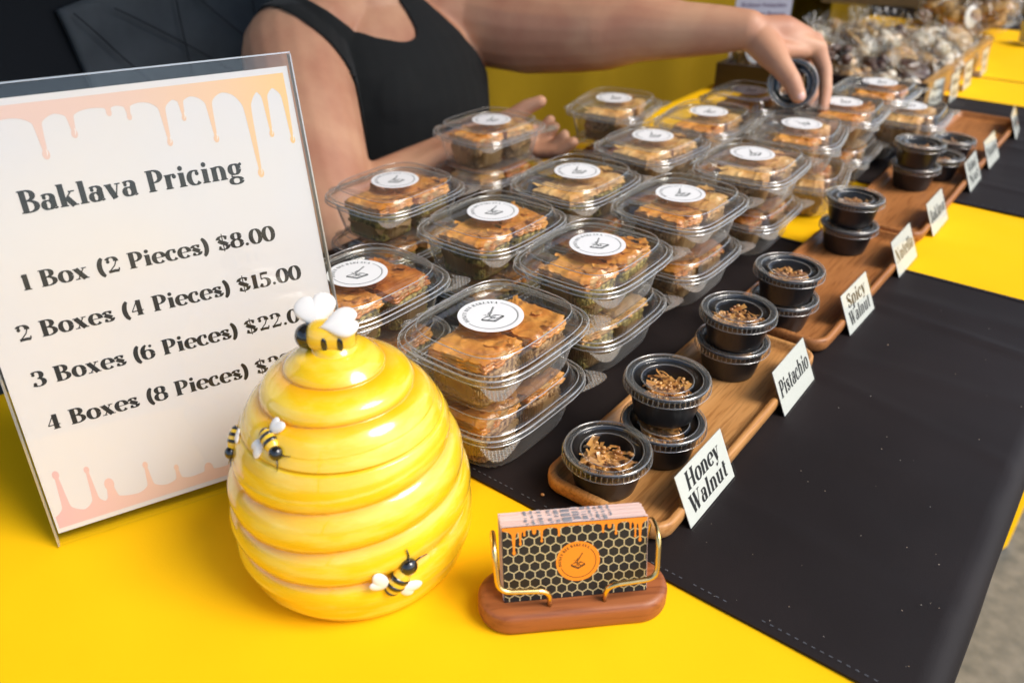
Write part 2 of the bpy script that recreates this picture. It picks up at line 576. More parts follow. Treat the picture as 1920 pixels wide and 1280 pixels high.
def text_geo(s, size=1.0, track=.02, slant=0.0):
    """flat polygons of a line of text; returns verts (x,y), faces and the width"""
    V2, F = [], []
    x0 = 0
    for ch in s:
        adv, g = GL[ch]
        for kind, d, w in g:
            if kind == 'd':
                k = len(V2)
                x, y, r = d
                n = 12
                V2 += [(x0 + x + r * math.cos(2 * math.pi * i / n), y + r * math.sin(2 * math.pi * i / n)) for i in range(n)]
                F.append(tuple(range(k, k + n)))
                continue
            k = len(V2)
            n = len(d)
            for i, (x, y) in enumerate(d):
                ax, ay = d[max(i - 1, 0)]
                bx, by = d[min(i + 1, n - 1)]
                dx, dy = bx - ax, by - ay
                L = math.hypot(dx, dy) or 1
                dx /= L
                dy /= L
                hw = (w if w else TN + (TK - TN) * abs(dy) ** 1.6) / 2
                V2 += [(x0 + x - dy * hw, y + dx * hw), (x0 + x + dy * hw, y - dx * hw)]
            for i in range(n - 1):
                F.append((k + 2 * i, k + 2 * i + 1, k + 2 * i + 3, k + 2 * i + 2))
        x0 += adv + track
    V2 = [((x + slant * y) * size, y * size) for x, y in V2]
    return V2, F, x0 * size


def text_line(mb, s, x0, x1, y, z=0.0, size=None, center=None, slant=0.0, track=.02):
    """append a line so that it spans x0..x1 on plane z; faces turned to +z"""
    v, f, w = text_geo(s, 1.0, track, slant)
    if size is None:
        size = (x1 - x0) / w
    sx = (x1 - x0) / w if x1 is not None else size
    if center is not None:
        x0 = center - w * sx / 2
    mb.add([(x0 + p[0] * sx, y + p[1] * size, z) for p in v], f)


def text_arc(mb, s, rad, a0, a1, size, z=0.0):
    """text running clockwise from angle a0 to a1 round the origin, feet inward"""
    _, _, w = text_geo(s, 1.0, .03)
    x0 = 0
    for ch in s:
        v, f, aw = text_geo(ch, 1.0, .03)
        mid = (x0 + aw / 2) / w
        ang = R(a0 + (a1 - a0) * mid)
        ca, sa = math.cos(ang), math.sin(ang)
        sxk = abs(R(a1 - a0)) * rad / w
        pts = []
        for (x, y) in v:
            lx, ly = (x - aw / 2) * sxk, rad + y * size
            # local up = radial, local right = clockwise tangent
            pts.append((ca * ly + sa * lx, sa * ly - ca * lx, z))
        mb.add(pts, f)
        x0 += aw


def emblem(mb, k, z=0.0):
    """line drawing of a honey dipper over squares of baklava; k = scale (unit ~ radius)"""
    def ln(pts, w):
        w *= 1.35
        n = len(pts)
        q = []
        for i, (x, y) in enumerate(pts):
            ax, ay = pts[max(i - 1, 0)]
            bx, by = pts[min(i + 1, n - 1)]
            L = math.hypot(bx - ax, by - ay) or 1
            dx, dy = (bx - ax) / L, (by - ay) / L
            q += [((x - dy * w / 2) * k, (y + dx * w / 2) * k, z), ((x + dy * w / 2) * k, (y - dx * w / 2) * k, z)]
        mb.add(q, [(2 * i, 2 * i + 1, 2 * i + 3, 2 * i + 2) for i in range(n - 1)])
    ln([(.30, .62), (.06, .22)], .028)
    ln([(.34, .59), (.10, .20)], .016)
    for i in range(4):
        c = (.05 - .035 * i, .20 - .05 * i)
        ln([(c[0] - .07, c[1] + .035), (c[0] + .06, c[1] - .04)], .03)
    ln([(-.05, .04), (-.06, -.08), (-.02, -.16)], .03)
    ln([(-.30, -.14), (-.12, -.04), (.0, -.12), (.14, -.03), (.32, -.12)], .035)
    ln([(-.45, -.22), (-.22, -.08), (0, -.2), (.22, -.08), (.45, -.2)], .026)
    ln([(-.45, -.22), (0, -.46), (.45, -.2)], .034)
    ln([(-.45, -.22), (-.45, -.30), (0, -.55), (.45, -.28), (.45, -.2)], .05)
    ln([(0, -.46), (0, -.55)], .03)
    ln([(-.22, -.34), (-.02, -.2)], .02)
    ln([(.22, -.33), (.02, -.2)], .02)
    ln([(-.1, -.24), (.05, -.3), (.12, -.22)], .04)
    ln([(-.28, .06), (-.18, .10), (-.22, .0), (-.14, .03)], .022)


def ring_geo(mb, r0, r1, a0, a1, z=0.0, n=48):
    v, f = [], []
    for i in range(n + 1):
        t = R(a0 + (a1 - a0) * i / n)
        v += [(r0 * math.cos(t), r0 * math.sin(t), z), (r1 * math.cos(t), r1 * math.sin(t), z)]
    mb.add(v, [(2 * i, 2 * i + 1, 2 * i + 3, 2 * i + 2) for i in range(n)])


# ------------------------------------------------------------------ setting: ground, canopy
v, f = grid(40, 40, lambda s, t: (-20000 + 40000 * s, -20000 + 40000 * t, 0))
put("ground", mesh("ground", v, f, CONC), kind="structure")
mb = MB()
mb.box(-2600, 120, -900, 5200, 2200, 2206)
mb.box(118, 122, -900, 5200, 2120, 2199)
for x, y in ((110, -890), (110, 5190), (-2590, -890), (-2590, 5190)):
    mb.box(x - 18, x + 18, y - 18 + (10 if y < 0 else -10), y + 18 + (10 if y < 0 else -10), 1, 2198)
put("canopy_roof", mb.me("canopy_roof", CANOPY, False), kind="structure")

# ------------------------------------------------------------------ tables under yellow cloth


def cloth_sheet(a0, a1, b0, b1, h, drop, name, m, step=14, wr=0.6, wscale=(.006, .02), seed=0.0, edge_r=10, flare=18, back_drop=60, folds=()):
    """a cloth lying across the table (a0 back .. a1 front edge) that rounds over the front edge and hangs in soft folds"""
    path = []
    if back_drop:
        for k in range(int(back_drop // 20), 0, -1):
            path.append((a0 - edge_r, h - edge_r - 20 * k, 1))
        for k in range(4):
            t = R(180 - 90 * k / 4)
            path.append((a0 + edge_r * math.cos(t), h - edge_r + edge_r * math.sin(t), 0))
    n = int((a1 - a0) / step)
    for i in range(n + 1):
        path.append((a0 + (a1 - a0) * i / n, h, 0))
    for k in range(1, 6):
        t = R(90 - 90 * k / 5)
        path.append((a1 + edge_r * math.cos(t), h - edge_r + edge_r * math.sin(t), 0))
    nd = max(1, int(drop / 26))
    for k in range(1, nd + 1):
        path.append((a1 + edge_r, h - edge_r - drop * k / nd, k / nd))
    nb = int((b1 - b0) / step)
    v, f = [], []
    for j in range(nb + 1):
        b = b0 + (b1 - b0) * j / nb
        for (a, z, d) in path:
            w = max(0.0, wr * (1 + 1.6 * nz(a * wscale[0] + seed, b * wscale[1], seed) + .8 * nz(a * .02, b * .03, seed + 9))) if d == 0 and a0 <= a <= a1 else 0
            if d == 0 and a0 <= a <= a1:
                for (fa, fb, sl_, wd_, am_) in folds:
                    q_ = ((b - fb) - sl_ * (a - fa)) / wd_
                    w += am_ * math.exp(-q_ * q_) * (.55 + .45 * nz(a * .012, fb, seed))
            aa = a
            if d and a > a1:
                aa += flare * d ** .7 * (max(0, min(1, (b - 1180) / 260)) * .9 if name == "cloth" else 1) * (1 + nz(b * .011, z * .001, seed) * 1.8 + .5 * math.sin(b * .03 + seed))
            v.append((aa, b, z + w))
    np_ = len(path)
    for j in range(nb):
        for i in range(np_ - 1):
            f.append((j * np_ + i, j * np_ + i + 1, (j + 1) * np_ + i + 1, (j + 1) * np_ + i))
    me = mesh(name, v, f, m)
    me.transform(Matrix.Translation((0, 0, TT)))
    return me


EDGE = 3
t1 = thing("tablecloth", "bright yellow cloth covering the near table under the beehive jar and boxes", "tablecloth", (0, 0, 0))
put("cloth", cloth_sheet(-716, EDGE, -520, 1984, 0, 715, "cloth", YEL, 9, .6, flare=26,
                        folds=[(-300, 40, .35, 16, 1.8), (-60, 250, -.5, 12, 1.3), (-500, -60, .15, 20, 2.0), (-150, 120, .9, 14, 1.6), (-60, 1060, .1, 12, 1.4)]), t1)
t2 = thing("tablecloth", "yellow cloth on the farther table beyond the fold line at the crate", "tablecloth", (0, 0, 0))
put("cloth", cloth_sheet(-716, EDGE, 1990, 4300, 1.0, 715, "cloth", YEL, 24, .25, seed=4, flare=26), t2)
# folding tables below the cloths
for k, (b0, b1, lab) in enumerate(((-480, 1950, "folding table hidden beneath the near yellow tablecloth"), (2020, 4260, "folding table hidden beneath the farther yellow tablecloth"))):
    tb = thing("folding_table", lab, "table", (0, 0, 0))
    m_ = mat("table_plastic", (.6, .6, .58), .6)
    put("tabletop", MB().box(-708, 8, b0, b1, TT * 1000 - 40, TT * 1000 - 4).me("tabletop", m_, False), tb)
    legm = MB().tube([(0, 0, 0), (0, 0, TT * 1000 - 42)], 14).me("leg", mat("grey_steel", (.3, .3, .3), .4, metal=1))
    for la in (-680, -50):
        for lb in (b0 + 90, b1 - 90):
            put("leg", legm, tb, (la * .001, lb * .001, .002))


def runner(b0, b1, label, seed, drop=420, hem=True, a0=-716):
    t = thing("table_runner", label, "table runner", (0, 0, 0), group="black runners laid across the yellow tables")
    put("runner_cloth", cloth_sheet(a0, EDGE + 1, b0, b1, 1.6, drop, "runner_cloth", BLK, 6, .55, (.004, .016), seed, edge_r=13, flare=6,
                                    folds=[(-80, b0 + f_ * (b1 - b0), sl_, wd_, am_) for f_, sl_, wd_, am_ in ((.16, -.10, 9, 2.0), (.36, .06, 18, 1.8), (.50, -.22, 8, 1.8), (.62, .10, 12, 2.4), (.80, -.12, 7, 3.0), (.88, .04, 14, 2.4))]), t)
    if hem:
        for bb, s in ((b0, 1), (b1, -1)):
            mb = MB()
            mb.box(a0, EDGE + 4, bb - .3 if s > 0 else bb - 5, bb + 5 if s > 0 else bb + .3, 1.2, 3.2)
            me = mb.me("hem", BLK, False)
            me.transform(Matrix.Translation((0, 0, TT)))
            put("hem", me, t)
            mb = MB()
            a = a0 + 4
            while a < EDGE - 8:
                if rng.random() < .7:
                    mb.box(a, a + 2.2, bb + s * 5.6 - .2, bb + s * 5.6 + .2, 4.2, 4.6)
                a += 5.2
            me = mb.me("stitching", mat("grey_thread", (.12, .13, .15), .6), False)
            me.transform(Matrix.Translation((0, 0, TT)))
            put("stitching", me, t, kind="stuff")
    return t


runner(358, 932, "black runner under the nearest trays, closest to the gold card holder", 1.0)
runner(1190, 1776, "black runner under the empty far end of the wooden trays", 5.0, a0=-545)
runner(2600, 3250, "black runner on the far table behind the cookie crate", 8.0, hem=False)

# crumbs
mb = MB()
for k in range(46):
    a, b = rng.uniform(-130, 0), rng.uniform(375, 900)
    if k % 3 == 0:
        a, b = rng.uniform(-300, 0), rng.uniform(362, 450)
    s = rng.uniform(.18, .5) * (1.8 if k % 17 == 0 else 1)
    mb.ball((a, b, 4.3 + s * .5), (s, s * rng.uniform(.6, 1), s * .6), 6, 4)
me = mb.me("crumbs", mat("pastry_crumbs", (.35, .24, .15), .7, (.5, .45, .38), 300), False)
me.transform(Matrix.Translation((0, 0, TT)))
tag(put("crumbs", me, kind="stuff"), "tiny pale pastry crumbs scattered over the near black runner", "crumbs")
mb = MB().ball((0, 0, 0), (1.6, 1.3, 1), 8, 6)
tag(put("crumb", mb.me("crumb", FLAKE, False), loc=V(-262, 372, 5)), "single orange pastry crumb on black cloth left of the nearest sample cup", "crumb")

# ------------------------------------------------------------------ deli boxes
NB = 80


def flute(t):
    c = abs(math.cos(t) * math.sin(t)) * 2
    return .9 * math.sin(46 * t) * max(0, c - .45) * 2


ZB = 0.8


def base_me():
    mb = MB()
    rs = [sup(20, 25, 2.4, NB, 2.2), sup(38, 46, 3.4, NB, 2.0), sup(42, 51, 3.6, NB, ZB), sup(45.5, 55, 3.7, NB, 1.6, flute), sup(47.5, 57.5, 3.7, NB, 5, flute),
          sup(50, 60.5, 3.8, NB, 16, flute), sup(52.5, 63, 3.9, NB, 28, flute), sup(54, 64.5, 4, NB, 35), sup(56.5, 67, 4, NB, 36.2), sup(57.5, 68, 4, NB, 37.4),
          sup(60.5, 71, 4, NB, 37.2), sup(61.6, 72, 4, NB, 36.2), sup(61.9, 72.4, 4, NB, 34.0)]
    mb.rings(rs, True)
    return mb.me("container_base", PLA)


def lid_me():
    mb = MB()
    rs = [sup(62.6, 73.2, 4, NB, 35.8), sup(62.6, 73.2, 4, NB, 38.4), sup(61.6, 72.2, 4, NB, 40.2), sup(59.6, 70, 4, NB, 41.2), sup(57.6, 68, 4, NB, 41.0), sup(56.6, 67, 4, NB, 39.6),
          sup(55.0, 65.6, 4, NB, 39.6), sup(54.0, 64.5, 4, NB, 41.5), sup(52.4, 62.8, 3.9, NB, 46.4), sup(51.0, 61.2, 3.8, NB, 49.4), sup(49.2, 59.4, 3.7, NB, 50.7), sup(47.4, 57.4, 3.6, NB, 50.6),
          sup(46.0, 55.6, 3.6, NB, 49.6), sup(30, 37, 2.6, NB, 49.7), sup(12, 15, 2, NB, 49.8)]
    mb.rings(rs, False, True)
    return mb.me("lid", LIDP)


def tab_me(z):
    pts = [(44, 72), (52, 75.5), (58, 78), (63.5, 78), (67, 74.5), (68, 69), (67, 60), (65, 52), (62.3, 42), (61, 50), (60, 62), (54, 69), (46, 71)]
    mb = MB()
    n = len(pts)
    mb.v = [(x, y, z) for x, y in pts] + [(x, y, z + .7) for x, y in pts]
    mb.f = [tuple(range(n))[::-1], tuple(range(n, 2 * n))] + [(i, (i + 1) % n, n + (i + 1) % n, n + i) for i in range(n)]
    me = mb.me("corner_tab", TABP, False)
    return me


def mirror_y(me):
    m2 = me.copy()
    m2.transform(Matrix.Diagonal((1, -1, 1, 1)))
    m2.flip_normals()
    return m2


def hinge_me():
    mb = MB()
    mb.tube([(-65.5, -44, 38.2), (-65.5, 44, 38.2)], 1.5, 6)
    for k in range(6):
        y = -38 + 15 * k
        mb.box(-66.2, -61.5, y - 3, y + 3, 39.9, 40.6)
    return mb.me("hinge", PLA)


def sticker_print():
    mb = MB()
    text_arc(mb, "HONEY BEE BAKLAVA", 18.6, 195, 55, 4.3, 0)
    ring_geo(mb, 20.3, 20.8, 50, -160, 0)
    ring_geo(mb, 21.2, 21.4, 20, -120, 0)
    emblem(mb, 19, 0)
    return mb.me("printed_logo", INKG, False)


def edge_me():  # added pale tubes along the lid rims, standing for bright reflections
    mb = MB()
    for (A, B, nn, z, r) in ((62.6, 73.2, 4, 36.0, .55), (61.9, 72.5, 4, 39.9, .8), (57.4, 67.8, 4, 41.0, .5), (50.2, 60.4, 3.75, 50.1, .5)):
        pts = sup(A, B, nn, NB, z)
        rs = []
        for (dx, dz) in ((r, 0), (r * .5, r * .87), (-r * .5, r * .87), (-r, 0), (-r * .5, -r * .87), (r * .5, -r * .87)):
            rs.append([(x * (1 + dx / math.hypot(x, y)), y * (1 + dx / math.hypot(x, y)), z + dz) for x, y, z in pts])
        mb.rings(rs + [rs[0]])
    return mb.me("edge_highlight", RIMP)


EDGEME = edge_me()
BASE, LID, HINGE = base_me(), lid_me(), hinge_me()
TAB_A, TAB_B = tab_me(36.4), tab_me(34.3)
TABM_A, TABM_B = mirror_y(TAB_A), mirror_y(TAB_B)
for m_, s in ((TAB_B, .96), (TABM_B, .96)):
    m_.transform(Matrix.Diagonal((s, s, 1, 1)))
STK = MB()
STK.rings([lathe([(25.4, 0)], 48)[0], lathe([(25.4, .25)], 48)[0]], True, True)
STK_ME = STK.me("sticker", WHITE, False)
PRN_ME = sticker_print()


# ------------------------------------------------------------------ baklava
def crust_me(seed, mm_):
    def fn(s, t):
        x, y = (s - .5) * 2, (t - .5) * 2
        ex = 1 + .12 * nz(y * 2.3, seed, 1) + .04 * nz(y * 9, seed, 2)
        ey = 1 + .12 * nz(x * 2.3, seed, 3) + .04 * nz(x * 9, seed, 4)
        e = max(abs(x), abs(y)) + .06 * nz(x * 5, y * 5, seed)
        z = 3.0 * nz(x * 1.3 + seed, y * 1.3, 5) + .9 * nz(x * 4, y * 4 + seed, 6) + .3 * nz(x * 13, y * 13, seed)
        rdg = abs(nz(x * 1.6 + seed, y * 1.9, 7))
        z += 1.0 * max(0, .09 - rdg) / .09
        z -= 2.6 * max(0, e - .82) / .18
        return (31 * x * ex, 30 * y * ey, 6 + z)
    v, f = grid(38, 38, fn)
    mb = MB().add(v, f)
    # ragged rim and a few torn leaves under the top sheet
    n = 39
    edge = [i for i in range(n)] + [n - 1 + n * j for j in range(1, n)] + [n * n - 1 - i for i in range(1, n)] + [n * (n - 1 - j) for j in range(1, n - 1)]
    for lay in range(3):
        r0, r1 = [], []
        for q, i in enumerate(edge):
            x, y, z = v[i]
            k = 1.0 + .025 * lay + .05 * nz(q * .35, seed, lay * 3.1)
            r0.append((x * k, y * k, z - 1.2 - 2.0 * lay + .8 * nz(q * .5, lay, seed)))
            r1.append((x * k * .96, y * k * .96, z - 2.2 - 2.2 * lay))
        mb.rings([[v[i] for i in edge] if lay == 0 else r1_prev, r0, r1])
        r1_prev = r1
    r_ = random.Random(seed)
    for q in range(5):
        cx0, cy0 = r_.uniform(-24, 24), r_.uniform(-24, 24)
        if q > 1:
            cx0, cy0 = r_.choice(((29 * r_.choice((-1, 1)), cy0), (cx0, 28 * r_.choice((-1, 1)))))
        w0, L0, an, tl = r_.uniform(5, 13), r_.uniform(9, 20), r_.uniform(0, 6.28), r_.uniform(-.12, .12)
        ca, sa = math.cos(an), math.sin(an)

        def leaf(s_, t_):
            x, y = (s_ - .5) * L0, (t_ - .5) * w0 * (1 + .5 * nz(s_ * 4, q, seed))
            zc = 7.0 + tl * x + 1.4 * nz(s_ * 2.5, t_ * 2.5, q + seed) + .012 * x * x
            return (cx0 + ca * x - sa * y + 1.2 * nz(s_ * 5, t_ * 5, q), cy0 + sa * x + ca * y, zc)
        lv, lf_ = grid(7, 5, leaf)
        mb.add(lv, lf_)
    return mb.me("crust", mm_)


def filling_me(seed, mm_):
    rs = []
    N = 120
    for k in range(13):
        z = 24 * k / 12
        A = 29 + 1.2 * (k % 2) + .06 * z
        rs.append([(p[0], p[1], z + .8 * nz(i * .3, k, seed)) for i, p in enumerate(sup(A, A - 1, 7, N, z, lambda t, kk=k: 1.5 * nz(t * 9, kk * 1.3, seed) + 1.2 * nz(t * 25, kk * 2.1, seed + 3)))])
    mb = MB().rings(rs, True, True)
    for k in range(70):
        t = rng.uniform(0, 2 * math.pi)
        p = sup(30, 29, 7, 1, 0)
        c, s_ = math.cos(t), math.sin(t)
        x = 30 * math.copysign(abs(c) ** (2 / 7), c)
        y = 29 * math.copysign(abs(s_) ** (2 / 7), s_)
        r = rng.uniform(.9, 2.2)
        mb.ball((x, y, rng.uniform(4, 23)), (r, r * .8, r * .8), 6, 4)
    return mb.me("nut_filling", mm_)


def layers_me(seed):
    """stack of baked phyllo leaves between filling and crust"""
    rs = []
    for k in range(17):
        z = 7.5 * k / 16
        A = 30 + (1.1 if k % 2 else -.6)
        rs.append(sup(A, A - 1, 7, 96, z, lambda t, kk=k: 1.3 * nz(t * 7, kk * .9, seed) + 1.0 * nz(t * 22, kk * 1.7, seed)))
    return MB().rings(rs, False, True).me("phyllo_layers", LAYER)


def liner_me(seed):
    N = 220
    rs = []
    for k, (z, A, amp) in enumerate(((0, 27, .2), (.5, 30, .6), (5, 31, 1.0), (9, 32, 1.2), (14, 33.2, 1.6), (18, 34.6, 2.2))):
        q = []
        for i, p in enumerate(sup(A, A - 1.5, 4.2, N, z)):
            kx = 1 + (amp * (1 if i % 4 < 2 else -1) * (.7 + .6 * nz(i * .09, seed))) / 40
            top = (k == 5) * 13 * nz(i * .045, seed, 2) + (k == 5) * 1.0 * nz(i * .6, seed, 3)
            q.append((p[0] * kx, p[1] * kx, z + top))
        rs.append(q)
    return MB().rings(rs, True).me("paper_liner", LINER)


CR = [crust_me(1.3, CRUST), crust_me(5.7, CRUST), crust_me(9.1, CRUSTP), crust_me(14.2, CRUSTD), crust_me(21.5, CRUST)]
FW = [filling_me(2.2, NUTW), filling_me(6.1, NUTW)]
FP = [filling_me(3.3, NUTP), filling_me(8.4, NUTP)]
LY = [layers_me(1.1), layers_me(4.4)]
LN = [liner_me(1.5), liner_me(6.6), liner_me(11.7)]


def baklava(label, loc, rz, ci, nut, tilt=0, grp=None):
    t = thing("baklava_piece", label, "baklava", loc, rz, grp or "baklava pieces inside the clear boxes", rx=tilt)
    t.scale = (.83, .80, 1.12)
    put("crust", CR[ci], t, (0, 0, .0295))
    put("phyllo_layers", LY[ci % 2], t, (0, 0, .0255))
    put("nut_filling", (FP if nut == 'p' else FW)[ci % 2], t, (0, 0, .0008))
    put("paper_liner", LN[ci % 3], t, (0, 0, 0), (0, 0, rng.choice((0, math.pi))))
    return t


def deli_box(label, loc, rz, sticker=True, srot=0):
    t = thing("baklava_box", label, "plastic box", loc, rz, "clear plastic boxes of baklava stacked on the table")
    t.scale = (.925, .925, 1.03)
    put("container_base", BASE, t)
    put("lid", LID, t)
    put("edge_highlight", EDGEME, t)
    for me in (TAB_A, TAB_B, TABM_A, TABM_B):
        put("corner_tab", me, t)
    put("hinge", HINGE, t)
    if sticker:
        s = put("sticker", STK_ME, t, (rng.uniform(-.003, .003), rng.uniform(-.003, .003), .0509), (0, 0, srot + R(rng.uniform(-9, 9))))
        s.scale = (1 / .925, 1 / .925, 1)
        put("printed_logo", PRN_ME, s, (0, 0, .0003))
    return t


# (a, b, key, nut kind, crusts near/far, yaw, sticker turn, levels)
STACKS = [
    (-343, 418, "nearest the gold card holder, tray-side row", 'w', (0, 4), 0, 0),
    (-354, 574, "second in the tray-side row", 'p', (1, 1), 1, 0),
    (-353, 737, "third in the tray-side row", 'w', (4, 2), -1, 4),
    (-346, 901, "fourth in the tray-side row, at the yellow strip", 'w', (2, 2), 2, 8),
    (-350, 1055, "fifth in the tray-side row, under the seller's fingertip", 'w', (1, 2), 12, 30),
    (-341, 1196, "sixth in the tray-side row, right of the fingers", 'w', (0, 1), 3, 6),
    (-338, 1340, "seventh in the tray-side row, before the cookie crate", 'w', (1, 4), 2, 0),
    (-477, 404, "middle row, behind the beehive jar", 'p', (0, 3), 0, -6),
    (-474, 576, "middle row, second from the beehive jar", 'p', (1, 4), 0, 2),
    (-476, 725, "middle row, third from the beehive jar", 'p', (2, 2), 1, 0),
    (-473, 890, "middle row, fourth from the beehive jar", 'w', (2, 2), -2, 10),
    (-471, 1031, "middle row, fifth from the beehive jar", 'w', (4, 2), 2, -8),
    (-472, 1172, "middle row, below the held cup", 'w', (1, 1), 0, 5),
    (-612, 580, "back row, against the seller's elbow", 'p', (0, 1), 0, 0),
    (-678, 820, "back row, before the seller's open hand", 'w', (1, 2), -3, 0),
    (-606, 1015, "back row, beside the dim yellow backdrop", 'w', (2, 2), 8, 0),
]
for (a, b, key, nut, (c0, c1), yaw, sr) in STACKS:
    for lev, word in ((0, "bottom"), (1, "top")):
        da, db = (rng.uniform(-1.5, 1.5), rng.uniform(-1.5, 1.5)) if lev == 0 else (0, 0)
        if lev == 0 and key.startswith("fifth"):
            da, db = 14, 4
        yy = R(yaw + rng.uniform(-2, 2))
        z = 3.4 + 52.4 * lev
        deli_box(f"{word} box of its stack, {key}", V(a + da, b + db, z), yy, lev == 1, R(52 + sr))
        cs, sn = math.cos(yy), math.sin(yy)
        for side, wd, ci in ((-1, "near", c0), (1, "far", c1)):
            ly, lx = side * 26.6, rng.uniform(-2, 2) + (6 if side > 0 else 2)
            if lev == 0:
                ci = (ci + 1) % 5
            p = V(a + da + lx * cs - ly * sn, b + db + lx * sn + ly * cs, z + 2.4)
            baklava(f"{wd} piece in {word} box, {key}", p, yy + R(rng.uniform(-9, 9)), ci, nut, R(rng.uniform(-2, 2)))
# lone box by the crate
deli_box("single low box right of the crate end, beside the empty wooden tray", V(-282, 1322, 3.4 + 30), R(4), True, R(50))
baklava("pale piece in the single low box beside the empty tray", V(-282, 1295, 3.4 + 32.4), R(5), 2, 'w')
baklava("far pale piece in the single low box beside the empty tray", V(-280, 1352, 3.4 + 32.4), R(2), 2, 'w')

# ------------------------------------------------------------------ trays


def tray_me(m_, L):
    A, B = 52, L / 2
    k = 8
    rs = [rrect(A - 8, B - 8, 11, 0, k), rrect(A - 3, B - 3, 14, .8, k), rrect(A - .6, B - .6, 16, 4, k), rrect(A, B, 17, 9, k), rrect(A - .3, B - .3, 17, 13, k), rrect(A - 1.6, B - 1.6, 16, 14.4, k),
          rrect(A - 4.4, B - 4.4, 14, 14.6, k), rrect(A - 5.8, B - 5.8, 12.6, 13.6, k), rrect(A - 7.6, B - 7.6, 11, 8.6, k), rrect(A - 10.5, B - 10.5, 8.5, 6.2, k), rrect(A - 14, B - 14, 6, 5.8, k)]
    return MB().rings(rs, True, True).me("tray", m_)


for (b0, b1, rz, m_, lab) in ((378, 674, .4, WOOD, "acacia tray nearest the card holder, behind the Honey Walnut sign"),
                              (688, 996, -.5, WOODD, "second acacia tray, holding cups behind the Spicy Walnut sign"),
                              (1006, 1312, .3, WOODD, "third acacia tray, crossing onto the far black runner"),
                              (1322, 1620, 0, WOODD, "empty last acacia tray at the far end of the row")):
    o = put("wooden_tray", tray_me(m_, b1 - b0), loc=V(-219, (b0 + b1) / 2, 3.2), rot=(0, 0, R(rz)))
    tag(o, lab, "tray", "wooden trays laid end to end")

# ------------------------------------------------------------------ sample cups


def cup_me():
    pr = [(0, .4), (19, .4), (22, 0), (23.5, .8), (24.2, 3), (26, 10), (29.2, 27), (29.8, 28.5), (31.8, 29.2), (32.3, 30.2), (31.6, 31), (29.6, 30.6), (28.4, 28.6), (25, 10), (22.8, 2.2), (0, 1.8)]
    return MB().rings(lathe(pr, 64), True, True).me("cup_body", BLKPL)


def cuplid_me():
    pr = [(32.9, -4.6), (33.6, -4.4), (33.9, -1), (33.6, .8), (32.6, 1.9), (31.6, 2.1), (31.2, 2.0), (29.6, 1.9), (28.0, 1.8), (27.6, 1.6), (27.0, -.6), (26, -1.2), (24.6, -1.2), (23.8, -.8), (21.2, -.8), (20.6, -.2), (19.6, -.2), (19.2, -.9), (8, -.9)]

    def mod(k, t):
        if k in (1, 2):
            return .38 * (1 if math.sin(56 * t) > 0 else -1)
        return 0
    rs = lathe(pr, 224, mod)
    # radial ribs on the flat ring
    for k in (7, 8):
        rs[k] = [(x, y, z + (.55 if (i // 2) % 2 else -.25)) for i, (x, y, z) in enumerate(rs[k])]
    return MB().rings(rs, False, True).me("cup_lid", CUPLID)


def flakes_me(seed, n=60):
    r_ = random.Random(seed)
    mb = MB()
    rs = [[(p[0] * 1.12 + 1.5 * nz(i * .4, k, seed), p[1] + 1.5 * nz(i * .3, k, seed + 5), z + 2 * nz(i * .25, k * .7, seed)) for i, p in enumerate(sup(A, A * .8, 3, 36, z))] for k, (A, z) in enumerate(((12, 0), (15, 3), (15.5, 9), (14, 14), (9, 16.5)))]
    mb.rings(rs, True, True)
    for k in range(n):
        c = Vector((r_.uniform(-14, 14), r_.uniform(-12, 12), r_.uniform(13, 21)))
        w, L = (r_.uniform(1.4, 4.0), r_.uniform(5, 12)) if k % 3 else (r_.uniform(2.5, 6), r_.uniform(4, 9))
        q = Matrix.Rotation(r_.uniform(0, 6.28), 3, 'Z') @ Matrix.Rotation(r_.uniform(-.5, .5), 3, 'X') @ Matrix.Rotation(r_.uniform(-.5, .5), 3, 'Y')
        cv = r_.uniform(-.12, .12)
        v, f = grid(5, 2, lambda s, t: tuple(c + q @ Vector(((s - .5) * L, (t - .5) * w * (1 - .4 * s), cv * ((s - .5) * L) ** 2 * .6 + .5 * nz(s * 3, t * 3, k + seed)))))
        v = [(x, y, min(z, 24.5)) for x, y, z in v]
        mb.add(v, f)
    for k in range(80):
        q = r_.uniform(.7, 2.2)
        mb.ball((r_.uniform(-14, 14), r_.uniform(-12, 12), r_.uniform(14, 20)), (q, q * .8, q * .7), 6, 4)
    return mb.me("baklava_sample", FLAKE)


CRIM = clear_plastic("cup_rim_highlight_plastic", milk=.3, bump=0, gain=3.2, rough=.10, base_milk=.05)  # whitened so lid rims and ribs carry painted glints


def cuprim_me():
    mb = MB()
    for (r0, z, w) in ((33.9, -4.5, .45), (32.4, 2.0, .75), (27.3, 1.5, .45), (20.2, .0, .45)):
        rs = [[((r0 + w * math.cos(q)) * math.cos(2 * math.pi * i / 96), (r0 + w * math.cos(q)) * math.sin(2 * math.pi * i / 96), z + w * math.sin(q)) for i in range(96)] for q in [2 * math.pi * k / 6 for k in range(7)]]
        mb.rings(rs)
    return mb.me("edge_highlight", CRIM)


def cuprib_me():
    mb = MB()
    for i in range(104):
        t = 2 * math.pi * i / 104
        c, s_ = math.cos(t), math.sin(t)
        mb.tube([(28.4 * c, 28.4 * s_, 2.1), (31.6 * c, 31.6 * s_, 2.35)], .32, 4)
        if i % 2 == 0:
            mb.tube([(33.9 * c, 33.9 * s_, -3.8), (33.6 * c, 33.6 * s_, .9)], .45, 4)
    return mb.me("moulded_ribs", CRIM, False)


CUP, CUPL = cup_me(), cuplid_me()
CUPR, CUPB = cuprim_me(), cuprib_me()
FLK = [flakes_me(s) for s in (1, 2, 3, 4)]


